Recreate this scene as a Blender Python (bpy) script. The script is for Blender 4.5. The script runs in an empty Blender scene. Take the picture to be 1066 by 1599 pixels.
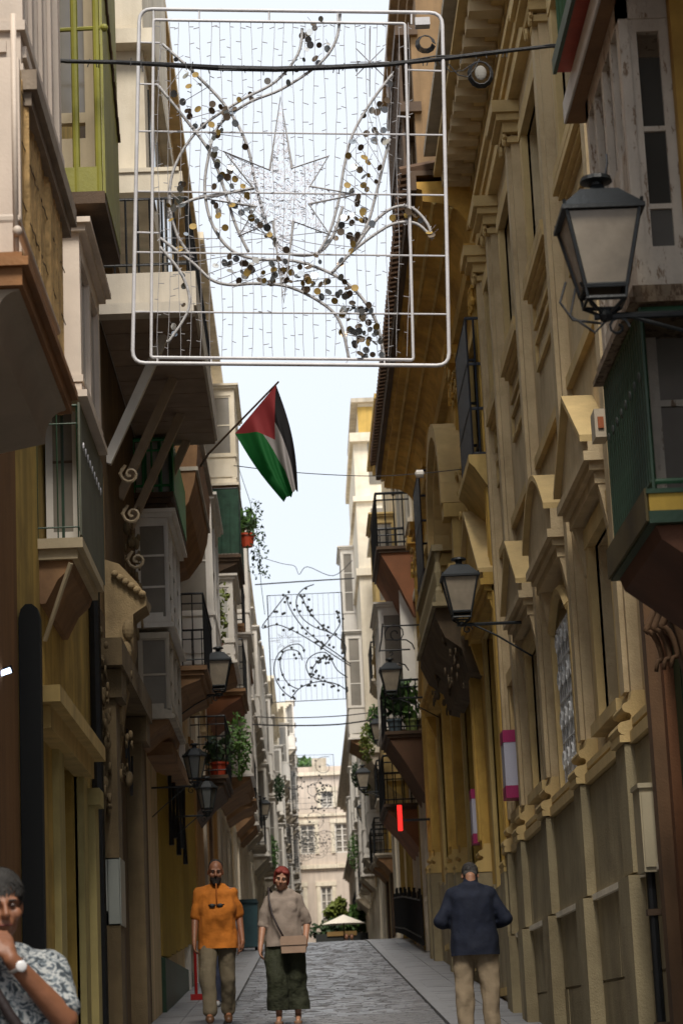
import bpy, bmesh, math, random
from mathutils import Vector, Matrix, noise
import numpy as np
R_ = math.radians
random.seed(7)
SC = bpy.context.scene
COL = SC.collection

# ------------------------------------------------------------------ camera
ZC = 1.55
cam_d = bpy.data.cameras.new('camera'); cam = bpy.data.objects.new('camera', cam_d); COL.objects.link(cam)
SC.camera = cam
yv = np.array([(485-533)/3600., -(1618-799.5)/3600., -1.]); yv /= np.linalg.norm(yv)
av = np.array([-.04, 1, 0]); zv = av-av.dot(yv)*yv; zv /= np.linalg.norm(zv); xv = np.cross(yv, zv)
cam.matrix_world = Matrix(((*xv, 0), (*yv, 0), (*zv, ZC), (0, 0, 0, 1)))
cam_d.sensor_fit = 'VERTICAL'; cam_d.sensor_height = 36.0; cam_d.lens = 3600/1599*36.0
cam_d.clip_end = 2000; cam_d.clip_start = .1
cam_d.dof.use_dof = True; cam_d.dof.focus_distance = 19.0; cam_d.dof.aperture_fstop = 5.6
_M = np.array([xv, yv, zv])
def sight(px, py):            # direction of a sight line measured on the photograph (1066 x 1599)
    return _M @ np.array([(px-533)/3600., -(py-799.5)/3600., -1.])
def onY(px, py, y):
    r = sight(px, py); t = y/r[1]; return Vector((r[0]*t, y, ZC+r[2]*t))

# ------------------------------------------------------------------ world, sun, exposure
w = bpy.data.worlds.new('World'); SC.world = w; w.use_nodes = True
nt = w.node_tree; bg = nt.nodes['Background']
sky = nt.nodes.new('ShaderNodeTexSky'); sky.sky_type = 'NISHITA'; sky.sun_disc = False
sky.sun_elevation = R_(54); sky.sun_rotation = R_(180); sky.dust_density = 3; sky.air_density = 1.0
tc = nt.nodes.new('ShaderNodeTexCoord'); nz = nt.nodes.new('ShaderNodeTexNoise'); nz.inputs['Scale'].default_value = 2.2
nz.inputs['Detail'].default_value = 5; nz.inputs['Roughness'].default_value = .45
nt.links.new(tc.outputs['Generated'], nz.inputs['Vector'])
cr = nt.nodes.new('ShaderNodeValToRGB'); cr.color_ramp.elements[0].position = .3; cr.color_ramp.elements[1].position = .72
cr.color_ramp.elements[0].color = (4.35, 4.7, 5.15, 1); cr.color_ramp.elements[1].color = (4.9, 5.1, 5.35, 1)
nt.links.new(nz.outputs['Fac'], cr.inputs[0])
mx = nt.nodes.new('ShaderNodeMixRGB'); mx.inputs[0].default_value = .93
nt.links.new(sky.outputs[0], mx.inputs[1]); nt.links.new(cr.outputs[0], mx.inputs[2])
nt.links.new(mx.outputs[0], bg.inputs[0]); bg.inputs[1].default_value = .1
sd = bpy.data.lights.new('sun', 'SUN'); sd.energy = 1.8; sd.angle = R_(18); sd.color = (1, .93, .82)
sun = bpy.data.objects.new('sun', sd); COL.objects.link(sun)
az, el = R_(180), R_(54)     # azimuth measured clockwise from +Y
sv = Vector((math.sin(az)*math.cos(el), math.cos(az)*math.cos(el), math.sin(el)))
sun.rotation_euler = sv.to_track_quat('Z', 'Y').to_euler()
SC.view_settings.view_transform = 'Standard'; SC.view_settings.look = 'None'
SC.view_settings.gamma = 1; SC.view_settings.use_curve_mapping = False
SC.view_settings.exposure = 1.08
SC.render.engine = 'CYCLES'
SC.cycles.max_bounces = 9; SC.cycles.diffuse_bounces = 7

# ------------------------------------------------------------------ materials
MATS = {}
def M(name, col, rough=.8, var=.2, scale=2.5, bump=.25, streak=0., metal=0., fine=60., dirt=None, dirt_amt=0., emit=None, trans=0., alpha=1., wear=None, wear_t=.6, bd=.01):
    if name in MATS: return MATS[name]
    m = bpy.data.materials.new(name); m.use_nodes = True; n = m.node_tree.nodes; l = m.node_tree.links
    b = n['Principled BSDF']; b.inputs['Roughness'].default_value = rough; b.inputs['Metallic'].default_value = metal
    tc = n.new('ShaderNodeTexCoord')
    def noise_(sc, det=5, vec=None, rgh=.6):
        k = n.new('ShaderNodeTexNoise'); k.inputs['Scale'].default_value = sc; k.inputs['Detail'].default_value = det; k.inputs['Roughness'].default_value = rgh
        l.new(vec or tc.outputs['Object'], k.inputs['Vector']); return k.outputs['Fac']
    def ramp(f, a, c0, bb, c1):
        k = n.new('ShaderNodeValToRGB'); k.color_ramp.elements[0].position = a; k.color_ramp.elements[1].position = bb
        k.color_ramp.elements[0].color = (*c0, 1); k.color_ramp.elements[1].color = (*c1, 1); l.new(f, k.inputs[0]); return k.outputs[0]
    lo = [max(0, c*(1-var)) for c in col]; hi = [min(1, c*(1+var)) for c in col]
    c = ramp(noise_(scale), .3, lo, .7, hi)
    def mul(a, bb, f=1.):
        k = n.new('ShaderNodeMixRGB'); k.blend_type = 'MULTIPLY'; k.inputs[0].default_value = f; l.new(a, k.inputs[1]); l.new(bb, k.inputs[2]); return k.outputs[0]
    if streak:
        mp = n.new('ShaderNodeMapping'); mp.inputs['Scale'].default_value = (4, 4, .35); l.new(tc.outputs['Object'], mp.inputs['Vector'])
        c = mul(c, ramp(noise_(1., 4, mp.outputs[0]), .35, (1-streak,)*3, .6, (1,)*3))
    if dirt:
        k = n.new('ShaderNodeMixRGB'); l.new(ramp(noise_(1.3, 8, rgh=.7), .45, (0,)*3, .72, (dirt_amt,)*3), k.inputs[0]); l.new(c, k.inputs[1]); k.inputs[2].default_value = (*dirt, 1); c = k.outputs[0]
    if wear:
        mp = n.new('ShaderNodeMapping'); mp.inputs['Scale'].default_value = (14, 14, 4); l.new(tc.outputs['Object'], mp.inputs['Vector'])
        k = n.new('ShaderNodeMixRGB'); l.new(ramp(noise_(1.6, 9, mp.outputs[0], .75), wear_t, (0,)*3, wear_t+.04, (1,)*3), k.inputs[0]); l.new(c, k.inputs[1]); k.inputs[2].default_value = (*wear, 1); c = k.outputs[0]
    l.new(c, b.inputs['Base Color'])
    if bump:
        bp = n.new('ShaderNodeBump'); bp.inputs['Strength'].default_value = bump; bp.inputs['Distance'].default_value = bd
        l.new(noise_(fine, 4), bp.inputs['Height']); l.new(bp.outputs[0], b.inputs['Normal'])
    if emit: b.inputs['Emission Color'].default_value = (*emit[0], 1); b.inputs['Emission Strength'].default_value = emit[1]
    if trans: b.inputs['Transmission Weight'].default_value = trans
    b.inputs['Alpha'].default_value = alpha
    MATS[name] = m; return m

cream = M('cream_stone', (.58, .455, .275), .85, .16, .9, .5, .10, dirt=(.20, .125, .05), dirt_amt=.55)
cream_l = M('cream_trim', (.60, .44, .20), .85, .14, 1.2, .4, .10, dirt=(.24, .16, .08), dirt_amt=.45)
greyst = M('grey_stone', (.34, .28, .165), .85, .2, 1.2, .6, .18, dirt=(.12, .085, .04), dirt_amt=.6)
yellow = M('yellow_stucco', (.58, .37, .085), .85, .2, .9, .4, .2, dirt=(.20, .10, .02), dirt_amt=.6)
yellow_l = M('yellow_trim', (.63, .45, .17), .85, .15, .9, .3, .25, dirt=(.2, .12, .03), dirt_amt=.4)
soffit = M('ochre_soffit', (.62, .37, .08), .85, .25, 1.5, .3, dirt=(.12, .06, .015), dirt_amt=.7)  # colour raised to carry warm bounced light
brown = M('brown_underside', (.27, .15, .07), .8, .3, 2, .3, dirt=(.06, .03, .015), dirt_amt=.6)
dkbrown = M('dark_brown_wood', (.08, .045, .022), .7, .3, 3, .3, .3)
terra = M('terracotta', (.38, .11, .04), .85, .25, 2, .3, .3, dirt=(.1, .03, .01), dirt_amt=.5)
orange = M('orange_stucco', (.32, .155, .05), .85, .25, 1.3, .3, .35, dirt=(.1, .04, .01), dirt_amt=.6)
ochre = M('ochre_stucco', (.56, .38, .09), .85, .22, 1.2, .3, .35, dirt=(.12, .07, .02), dirt_amt=.6)
straw = M('straw_blind', (.74, .48, .20), .9, .35, 12, .6, .4)
white = M('white_paint', (.74, .70, .64), .5, .06, 3, .15, .12, dirt=(.4, .34, .26), dirt_amt=.3)
whitew = M('peeling_white_paint', (.62, .54, .44), .6, .12, 6, .5, .2, wear=(.22, .14, .08), wear_t=.56)
mauve = M('pale_mauve_paint', (.70, .59, .49), .55, .08, 3, .15, .15)
plaster = M('white_plaster', (.80, .72, .58), .85, .1, 1, .2, .2, dirt=(.42, .34, .22), dirt_amt=.45)
plaster2 = M('cream_plaster', (.70, .54, .31), .85, .1, 1, .2, .25, dirt=(.36, .26, .13), dirt_amt=.5)
plaster3 = M('grey_plaster', (.52, .46, .37), .85, .12, 1, .2, .25, dirt=(.25, .19, .12), dirt_amt=.5)
pink = M('pink_plaster', (.62, .53, .45), .85, .1, .4, .2, .15)
olive = M('olive_paint', (.22, .21, .028), .5, .2, 4, .2, .2)
green = M('green_paint', (.025, .22, .07), .45, .2, 4, .2, .15)
dgreen = M('dark_green_paint', (.015, .05, .022), .45, .3, 4, .2)
redp = M('red_paint', (.45, .055, .018), .55, .2, 4, .2)
black = M('black_iron', (.012, .013, .015), .45, .3, 8, .3, metal=.3)
lampblk = M('lamp_black', (.010, .013, .015), .5, .3, 8, .25)
galv = M('white_tube', (.60, .59, .61), .4, .1, 8, .1, dirt=(.4,.38,.36), dirt_amt=.4)
wirem = M('pale_wire', (.27, .26, .27), .6, .2, 20, 0)
wirel = M('white_wire', (.62, .62, .66), .6, .2, 20, 0)
cablem = M('black_cable', (.012, .012, .014), .6, .3, 20, .5)
def glassmat(name, c, r=.1):
    m = M(name, c, r, .25, 1.2, 0); m.node_tree.nodes['Principled BSDF'].inputs['Specular IOR Level'].default_value = .8; return m
glass = glassmat('window_glass', (.045, .045, .04), .08)
glassg = glassmat('curtained_glass', (.22, .20, .17), .12)
milky = M('milky_lamp_glass', (.30, .255, .195), .22, .22, 5, 0, dirt=(.16, .12, .08), dirt_amt=.7)
clearg = M('clear_lamp_glass', (.3, .33, .33), .45, .05, 5, 0, trans=.85)
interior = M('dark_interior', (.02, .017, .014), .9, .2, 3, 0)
cloth_g = M('dark_green_cloth', (.02, .055, .035), .9, .4, 6, .3)
gold = M('gold_disc', (.30, .20, .05), .65, .5, 3, 0, metal=.15)
dark_disc = M('dark_disc', (.16, .12, .085), .3, .5, 3, 0, metal=.6)
grey_disc = M('silver_disc', (.28, .31, .34), .25, .3, 3, 0, metal=.8)
white_disc = M('white_disc', (.85, .85, .82), .2, .1, 3, 0, metal=.7)
leafm = M('leaf_green', (.055, .12, .02), .6, .5, 20, 0)
leafy = M('leaf_yellow_green', (.13, .16, .025), .6, .5, 20, 0)
leafd = M('leaf_dark', (.02, .045, .012), .6, .5, 20, 0)
tileroof = M('roof_tile', (.10, .055, .03), .85, .3, 5, .4)
skin = M('skin', (.27, .115, .06), .5, .12, 20, .1)
skinl = M('skin_light', (.36, .18, .11), .5, .12, 20, .1)

# ------------------------------------------------------------------ mesh helpers
W = {}     # world location of each object's frame
class MB:
    def __init__(s): s.v = []; s.f = []
    def add(s, vs, fs):
        k = len(s.v); s.v += [tuple(v) for v in vs]; s.f += [tuple(i+k for i in f) for f in fs]; return s
    def box(s, x0, x1, y0, y1, z0, z1):
        if x0 > x1: x0, x1 = x1, x0
        if y0 > y1: y0, y1 = y1, y0
        if z0 > z1: z0, z1 = z1, z0
        return s.add([(x0,y0,z0),(x1,y0,z0),(x1,y1,z0),(x0,y1,z0),(x0,y0,z1),(x1,y0,z1),(x1,y1,z1),(x0,y1,z1)],
                     [(0,3,2,1),(4,5,6,7),(0,1,5,4),(1,2,6,5),(2,3,7,6),(3,0,4,7)])
    def prism(s, poly, axis, a, b):        # poly in the two other axes, order kept (x->(y,z), y->(x,z), z->(x,y))
        def mk(t, p):
            return {'x': (t, p[0], p[1]), 'y': (p[0], t, p[1]), 'z': (p[0], p[1], t)}[axis]
        n = len(poly)
        return s.add([mk(a, p) for p in poly]+[mk(b, p) for p in poly], [tuple(range(n))[::-1], tuple(range(n, 2*n))]+[(i, (i+1) % n, n+(i+1) % n, n+i) for i in range(n)])
    def tube(s, pts, r, n=6, closed=False):
        pts = [Vector(p) for p in pts]; m = len(pts); rr = r if isinstance(r, (list, tuple)) else [r]*m
        base = len(s.v); up = None
        for i, p in enumerate(pts):
            if closed: d = pts[(i+1) % m]-pts[i-1]
            else: d = pts[min(i+1, m-1)]-pts[max(i-1, 0)]
            if d.length < 1e-9: d = Vector((0, 0, 1))
            d.normalize()
            if up is None: up = d.orthogonal()
            up = (up-up.dot(d)*d)
            if up.length < 1e-6: up = d.orthogonal()
            up.normalize(); sd_ = d.cross(up)
            for k in range(n):
                a = 2*math.pi*k/n; s.v.append(tuple(p+rr[i]*(math.cos(a)*up+math.sin(a)*sd_)))
        for i in range(m if closed else m-1):
            j = (i+1) % m
            for k in range(n):
                k2 = (k+1) % n; s.f.append((base+i*n+k, base+i*n+k2, base+j*n+k2, base+j*n+k))
        if not closed: s.f.append(tuple(base+k for k in range(n))[::-1]); s.f.append(tuple(base+(m-1)*n+k for k in range(n)))
        return s
    def lathe(s, prof, c, n=16, sx=1, sy=1, rot=0):
        base = len(s.v); m = len(prof)
        for (r, z) in prof:
            for k in range(n):
                a = 2*math.pi*k/n+rot; s.v.append((c[0]+r*sx*math.cos(a), c[1]+r*sy*math.sin(a), c[2]+z))
        for i in range(m-1):
            for k in range(n):
                k2 = (k+1) % n; s.f.append((base+i*n+k, base+i*n+k2, base+(i+1)*n+k2, base+(i+1)*n+k))
        s.f.append(tuple(base+k for k in range(n))[::-1]); s.f.append(tuple(base+(m-1)*n+k for k in range(n)))
        return s
    def ball(s, c, rx, ry, rz, n=12, m=8):
        pr = [(max(.001, math.sin(math.pi*i/m)), -math.cos(math.pi*i/m)) for i in range(m+1)]
        base = len(s.v)
        s.lathe([(r, z) for r, z in pr], (0, 0, 0), n)
        for i in range(base, len(s.v)):
            v = s.v[i]; s.v[i] = (c[0]+v[0]*rx, c[1]+v[1]*ry, c[2]+v[2]*rz)
        return s
    def mesh(s, name, off=Vector((0, 0, 0)), smooth=False):
        me = bpy.data.meshes.new(name); o = off
        me.from_pydata([(v[0]-o[0], v[1]-o[1], v[2]-o[2]) for v in s.v], [], s.f); me.update()
        bm = bmesh.new(); bm.from_mesh(me); bmesh.ops.recalc_face_normals(bm, faces=bm.faces); bm.to_mesh(me); bm.free()
        if smooth:
            for p in me.polygons: p.use_smooth = True
        return me
    def build(s, name, mat, parent=None, smooth=False, origin=None, **tags):
        off = W[parent.name] if parent else Vector(origin or (0, 0, 0))
        me = s.mesh(name, off, smooth)
        for m in (mat if isinstance(mat, list) else [mat]): me.materials.append(m)
        o = bpy.data.objects.new(name, me); COL.objects.link(o)
        if parent: o.parent = parent
        else: o.location = off
        W[o.name] = Vector(off)
        for k, v in tags.items(): o[k] = v
        return o
def thing(name, label, cat, loc, group=None):
    o = bpy.data.objects.new(name, None); COL.objects.link(o); o.location = loc; o.empty_display_size = .2
    o['label'] = label; o['category'] = cat
    if group: o['group'] = group
    W[o.name] = Vector(loc); return o
def piece(name, mesh, loc, parent, rot=None, scale=None, **tags):
    o = bpy.data.objects.new(name, mesh); COL.objects.link(o); o.parent = parent
    o.location = Vector(loc)-W[parent.name]
    if rot is not None: o.rotation_euler = rot
    if scale is not None: o.scale = scale
    W[o.name] = Vector(loc)
    for k, v in tags.items(): o[k] = v
    return o
def struct(name, mb, mat, kind='structure', **k): return mb.build(name, mat, None, kind=kind, **k)
def copy_tree(o, parent=None):
    c = o.copy(); COL.objects.link(c)
    if parent: c.parent = parent
    for ch in o.children: copy_tree(ch, c)
    return c
def jit(a): return random.uniform(-a, a)
_mc = {}
def cmesh(key, fn, mat):
    if key not in _mc:
        me = fn().mesh(key); me.materials.append(mat); _mc[key] = me
    return _mc[key]

# ------------------------------------------------------------------ ground
SL = .0672; CREST = 58.
def gz(y):
    if y <= 52: return SL*y
    if y <= 64: t = (y-52)/12; return SL*52+SL*12*(t-t*t/2)
    return SL*58+ -.000*(y-64)
def sh(y): return max(0, (y-58))*(1.25/132)     # the far street drifts to the right
XR, XL = 2.35, -1.74
ys = [-30, -10, 0, 10, 20, 30, 40, 50, 52, 54, 56, 58, 60, 62, 64, 80, 120, 200, 400]
g = MB()
for i in range(len(ys)-1):
    a, b = ys[i], ys[i+1]; k = len(g.v)
    g.v += [(-300, a, gz(a)-.16), (300, a, gz(a)-.16), (300, b, gz(b)-.16), (-300, b, gz(b)-.16)]; g.f.append((k, k+1, k+2, k+3))
struct('ground', g, M('earth', (.12, .10, .08), .9))
def strip(name, xa, xb, top, y0, y1, mat, kind='structure', thick=.12):
    m = MB(); yy = [y0]+[y for y in ys if y0 < y < y1]+[y1]
    for i in range(len(yy)-1):
        a, b = yy[i], yy[i+1]; za, zb = gz(a)+top, gz(b)+top; sa, sb = sh(a), sh(b)
        xa0, xb0 = xa+sa, xb+sa; xa1, xb1 = xa+sb, xb+sb
        m.add([(xa0, a, za-thick), (xb0, a, za-thick), (xb1, b, zb-thick), (xa1, b, zb-thick), (xa0, a, za), (xb0, a, za), (xb1, b, zb), (xa1, b, zb)],
              [(0, 3, 2, 1), (4, 5, 6, 7), (0, 1, 5, 4), (1, 2, 6, 5), (2, 3, 7, 6), (3, 0, 4, 7)])
    return m.build(name, mat, None, kind=kind)
sett_m = M('sett_stone', (.18, .18, .19), .30, .35, 3, .6, fine=40)
slab_m = M('pavement_slab', (.24, .24, .25), .5, .15, 2, .35, fine=50)
grout = M('sett_joint', (.07, .068, .065), .9, .3, 10, .4)
RX0, RX1 = -.93, 1.40
road = strip('road', RX0, RX1, -.03, -30, 210, grout)
pav_l = strip('pavement', XL-.1, RX0-.16, .012, -30, 210, grout, thick=.2)
pav_r = strip('pavement', RX1+.16, XR+.1, .012, -30, 210, grout, thick=.2)
for o in (road, pav_l, pav_r): W[o.name] = Vector((0, 0, 0))
# kerb stones
for (xa, xb) in ((RX0-.16, RX0), (RX1, RX1+.16)):
    par = pav_l if xa < 0 else pav_r
    y = 20.
    while y < 62:
        L = random.uniform(.75, 1.05); y1 = y+L-.012; t = .022
        m = MB().add([(xa, y, gz(y)-.1), (xb, y, gz(y)-.1), (xb, y1, gz(y1)-.1), (xa, y1, gz(y1)-.1), (xa, y, gz(y)+t), (xb, y, gz(y)+t), (xb, y1, gz(y1)+t), (xa, y1, gz(y1)+t)],
                     [(0, 3, 2, 1), (4, 5, 6, 7), (0, 1, 5, 4), (1, 2, 6, 5), (2, 3, 7, 6), (3, 0, 4, 7)])
        m.build('kerb_stone', slab_m, par); y += L
# setts: the nearest rows as parts, the others as one part
vs = []
for k in range(6):
    m = MB(); a = .5; q = .42+.04*jit(1)
    m.add([(-a, -a, -1), (a, -a, -1), (a, a, -1), (-a, a, -1), (-a, -a, 0), (a, -a, 0), (a, a, 0), (-a, a, 0), (-q, -q+jit(.03), 1), (q, -q, 1+jit(.25)), (q+jit(.03), q, 1+jit(.25)), (-q, q, 1)],
          [(0, 3, 2, 1), (0, 1, 5, 4), (1, 2, 6, 5), (2, 3, 7, 6), (3, 0, 4, 7), (4, 5, 9, 8), (5, 6, 10, 9), (6, 7, 11, 10), (7, 4, 8, 11), (8, 9, 10, 11)])
    me = m.mesh('sett'); me.materials.append(sett_m); vs.append(me)
cnt = 0; rest = MB(); y = 23.6; row = 0
near_rest = MB()
while y < 64:
    d = random.uniform(.085, .11); x = RX0+.008+(row % 2)*jit(.02)
    slope = math.atan(SL if y < 52 else (SL*(64-y)/12))
    while x < RX1-.05:
        wdt = min(random.uniform(.15, .27), RX1-.008-x)
        if RX1-.008-(x+wdt) < .06: wdt = RX1-.008-x
        cx, cy = x+wdt/2, y+d/2; hz = jit(.006)
        if cnt < 300:
            piece('sett', random.choice(vs), (cx, cy, gz(cy)-.012+hz), road, rot=(slope+jit(.02), jit(.03), jit(.02)), scale=(wdt-.012, d-.012, .014)); cnt += 1
        else:
            k = len(rest.v); q = .44; z0 = gz(cy)-.03; z1 = gz(cy)+.002+hz; t1 = jit(.006); t2 = jit(.006)
            rest.v += [(cx-(wdt-.012)*.5, cy-(d-.012)*.5, z0), (cx+(wdt-.012)*.5, cy-(d-.012)*.5, z0), (cx+(wdt-.012)*.5, cy+(d-.012)*.5, z0), (cx-(wdt-.012)*.5, cy+(d-.012)*.5, z0),
                       (cx-wdt*.42, cy-d*.42, z1+t1-SL*d*.42), (cx+wdt*.42, cy-d*.42, z1+t2-SL*d*.42), (cx+wdt*.42, cy+d*.42, z1-t1+SL*d*.42), (cx-wdt*.42, cy+d*.42, z1-t2+SL*d*.42)]
            rest.f += [(k, k+1, k+5, k+4), (k+1, k+2, k+6, k+5), (k+2, k+3, k+7, k+6), (k+3, k, k+4, k+7), (k+4, k+5, k+6, k+7)]
        x += wdt
    y += d; row += 1
y = 23.6
while y > 12:
    d = .12; y -= d; x = RX0
    while x < RX1-.05:
        wdt = min(random.uniform(.15, .27), RX1-x); cx, cy = x+wdt/2, y+d/2; k = len(near_rest.v); z0 = gz(cy)-.03; z1 = gz(cy)+.004+jit(.004)
        near_rest.v += [(cx-wdt*.46, cy-.054, z0), (cx+wdt*.46, cy-.054, z0), (cx+wdt*.46, cy+.054, z0), (cx-wdt*.46, cy+.054, z0), (cx-wdt*.42, cy-.048, z1), (cx+wdt*.42, cy-.048, z1), (cx+wdt*.42, cy+.048, z1+.005), (cx-wdt*.42, cy+.048, z1+.005)]
        near_rest.f += [(k, k+1, k+5, k+4), (k+1, k+2, k+6, k+5), (k+2, k+3, k+7, k+6), (k+3, k, k+4, k+7), (k+4, k+5, k+6, k+7)]; x += wdt
rest.v += near_rest.v and []
rest.build('setts', sett_m, road, kind='stuff'); near_rest.build('setts', sett_m, road, kind='stuff')
for par, x0, x1 in ((pav_l, XL, RX0-.16), (pav_r, RX1+.16, XR)):
    y = 22.; n = 0; far = MB()
    while y < 62:
        L = .42; xs = [x0, (x0+x1)/2, x1]
        for i in range(2):
            a, b = xs[i]+.004, xs[i+1]-.004; y1 = y+L-.008; t = .018+jit(.003)
            vv = [(a, y, gz(y)-.05), (b, y, gz(y)-.05), (b, y1, gz(y1)-.05), (a, y1, gz(y1)-.05), (a, y, gz(y)+t), (b, y, gz(y)+t), (b, y1, gz(y1)+t), (a, y1, gz(y1)+t)]
            ff = [(4, 5, 6, 7), (0, 1, 5, 4), (1, 2, 6, 5), (2, 3, 7, 6), (3, 0, 4, 7)]
            if y < 45: MB().add(vv, ff).build('paving_slab', slab_m, par)
            else: far.add(vv, ff)
        y += L
    far.build('paving_slabs', slab_m, par, kind='stuff')

# ------------------------------------------------------------------ building kit
def wall(par, s, X, y0, y1, z0, z1, ops, mat, depth=.28, thick=5.0, name='wall', rear=True):
    """street wall with real openings and reveals; s=+1 right of the street, -1 left"""
    m = MB(); Xi = X+s*depth
    Y = sorted(set([y0, y1]+[o[0] for o in ops]+[o[1] for o in ops])); Z = sorted(set([z0, z1]+[o[2] for o in ops]+[o[3] for o in ops]))
    Y = [v for v in Y if y0 <= v <= y1]; Z = [v for v in Z if z0 <= v <= z1]
    def inside(yc, zc): return any(o[0] < yc < o[1] and o[2] < zc < o[3] for o in ops)
    for i in range(len(Y)-1):
        for j in range(len(Z)-1):
            if not inside((Y[i]+Y[i+1])/2, (Z[j]+Z[j+1])/2):
                m.add([(X, Y[i], Z[j]), (X, Y[i+1], Z[j]), (X, Y[i+1], Z[j+1]), (X, Y[i], Z[j+1])], [(0, 1, 2, 3)])
    for a, b, c, d in ops:
        m.add([(X, a, c), (Xi, a, c), (Xi, a, d), (X, a, d)], [(0, 1, 2, 3)]); m.add([(X, b, c), (Xi, b, c), (Xi, b, d), (X, b, d)], [(0, 1, 2, 3)])
        m.add([(X, a, c), (Xi, a, c), (Xi, b, c), (X, b, c)], [(0, 1, 2, 3)]); m.add([(X, a, d), (Xi, a, d), (Xi, b, d), (X, b, d)], [(0, 1, 2, 3)])
    for yy in (y0, y1): m.add([(X, yy, z0), (Xi, yy, z0), (Xi, yy, z1), (X, yy, z1)], [(0, 1, 2, 3)])
    m.add([(X, y0, z1), (Xi, y0, z1), (Xi, y1, z1), (X, y1, z1)], [(0, 1, 2, 3)])
    o = m.build(name, mat, par)
    if rear: MB().box(Xi, X+s*thick, y0, y1, z0, z1).build('rear_block', interior if ops and False else mat, par)
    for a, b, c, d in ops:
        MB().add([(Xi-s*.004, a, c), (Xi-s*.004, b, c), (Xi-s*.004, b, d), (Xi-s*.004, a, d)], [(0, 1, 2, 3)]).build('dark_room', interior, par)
    return o
def window(par, s, X, a, b, c, d, fm=None, pm=None, rec=.12, bars=2, surround=None, sw=.12, sp=.05):
    fm = fm or white; pm = pm or glass; x0 = X+s*rec; x1 = x0+s*.05; m = MB(); t = .055
    m.box(x0, x1, a, b, c, c+t).box(x0, x1, a, b, d-t, d).box(x0, x1, a, a+t, c, d).box(x0, x1, b-t, b, c, d)
    mid = (a+b)/2; m.box(x0-s*.01, x1, mid-t*.6, mid+t*.6, c+t, d-t)
    o = m.build('window', fm, par)
    for i in range(bars):
        z = c+(d-c)*(i+1)/(bars+1); MB().box(x0+s*.01, x1, a+t, mid-t*.6, z-.015, z+.015).box(x0+s*.01, x1, mid+t*.6, b-t, z-.015, z+.015).build('window_bar', fm, o)
    for u, v in ((a+t, mid-t*.6), (mid+t*.6, b-t)):
        MB().box(x0+s*.025, x0+s*.03, u, v, c+t, d-t).build('pane', pm, o)
    if surround:
        xs = X-s*sp; q = MB().box(xs, X+s*.02, a-sw, a, c, d).box(xs, X+s*.02, b, b+sw, c, d).box(xs-s*.01, X+s*.02, a-sw, b+sw, d, d+sw)
        q.build('window_surround', surround, o); MB().box(xs-s*.05, X+s*.02, a-sw*1.2, b+sw*1.2, c-.09, c).build('sill', surround, o)
    return o
def balcony(par, s, Xw, Xo, y0, y1, zf, h=1.0, slab=None, rail=None, sp=.12, t=.12, corbel=0., cmat=None, br=.008, posts=True, cloth=None, individual=True, lip=.04):
    slab = slab or plaster3; rail = rail or black
    m = MB().box(Xw, Xo, y0, y1, zf-t*.5, zf).box(Xw, Xo+s*lip, y0+lip, y1-lip, zf-t, zf-t*.5-.001)
    o = m.build('balcony', slab, par)
    i = .03; xo = Xo+s*i
    path = [(Xw, y0+i), (xo, y0+i), (xo, y1-i), (Xw, y1-i)]
    r = MB()
    for z, rr in ((zf+h, br*2.0), (zf+.08, br*1.3), (zf+h-.13, br*1.2)):
        for (p, q) in zip(path[:-1], path[1:]): r.tube([(p[0], p[1], z), (q[0], q[1], z)], rr, 5)
    r.build('rail', rail, o)
    bal = cmesh('baluster_%s_%.3f_%.2f' % (rail.name, br, h), lambda: MB().tube([(0, 0, 0), (0, 0, h)], br, 5), rail)
    pos = []
    for (p, q) in zip(path[:-1], path[1:]):
        L = math.hypot(p[0]-q[0], p[1]-q[1]); n = max(1, int(L/sp))
        for k in range(n+1): pos.append((p[0]+(q[0]-p[0])*k/n, p[1]+(q[1]-p[1])*k/n))
    if individual:
        for (x, y) in pos: piece('baluster', bal, (x, y, zf), o)
    else:
        b = MB()
        for (x, y) in pos: b.box(x-br, x+br, y-br, y+br, zf, zf+h)
        b.build('balusters', rail, o, kind='stuff')
    if corbel:
        x1 = Xo+s*lip*2; c = MB()
        c.prism([(Xw, zf-t-.002), (x1, zf-t-.002), (x1+s*.02, zf-t-.06), (Xw*.45+x1*.55, zf-t-corbel*.45), (Xw-s*.04, zf-t-corbel), (Xw, zf-t-corbel)], 'y', y0+lip*2, y1-lip*2)
        c.build('corbel', cmat or slab, o)
    if cloth:
        c = MB(); zt = zf+h-.02
        pts = [(Xw, y0+i-.02), (xo-s*.02, y0+i-.02), (xo-s*.02, y1-i)]
        for (p, q) in zip(pts[:-1], pts[1:]):
            n = 14
            for k in range(n):
                a = [p[0]+(q[0]-p[0])*k/n, p[1]+(q[1]-p[1])*k/n]; b = [p[0]+(q[0]-p[0])*(k+1)/n, p[1]+(q[1]-p[1])*(k+1)/n]
                j0, j1 = .012*math.sin(k*2.1), .012*math.sin((k+1)*2.1)
                c.add([(a[0]+j0, a[1]+j0, zf+.02), (b[0]+j1, b[1]+j1, zf+.02), (b[0], b[1], zt), (a[0], a[1], zt)], [(0, 1, 2, 3)])
        c.build('cloth_screen', cloth, o)
    return o
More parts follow.
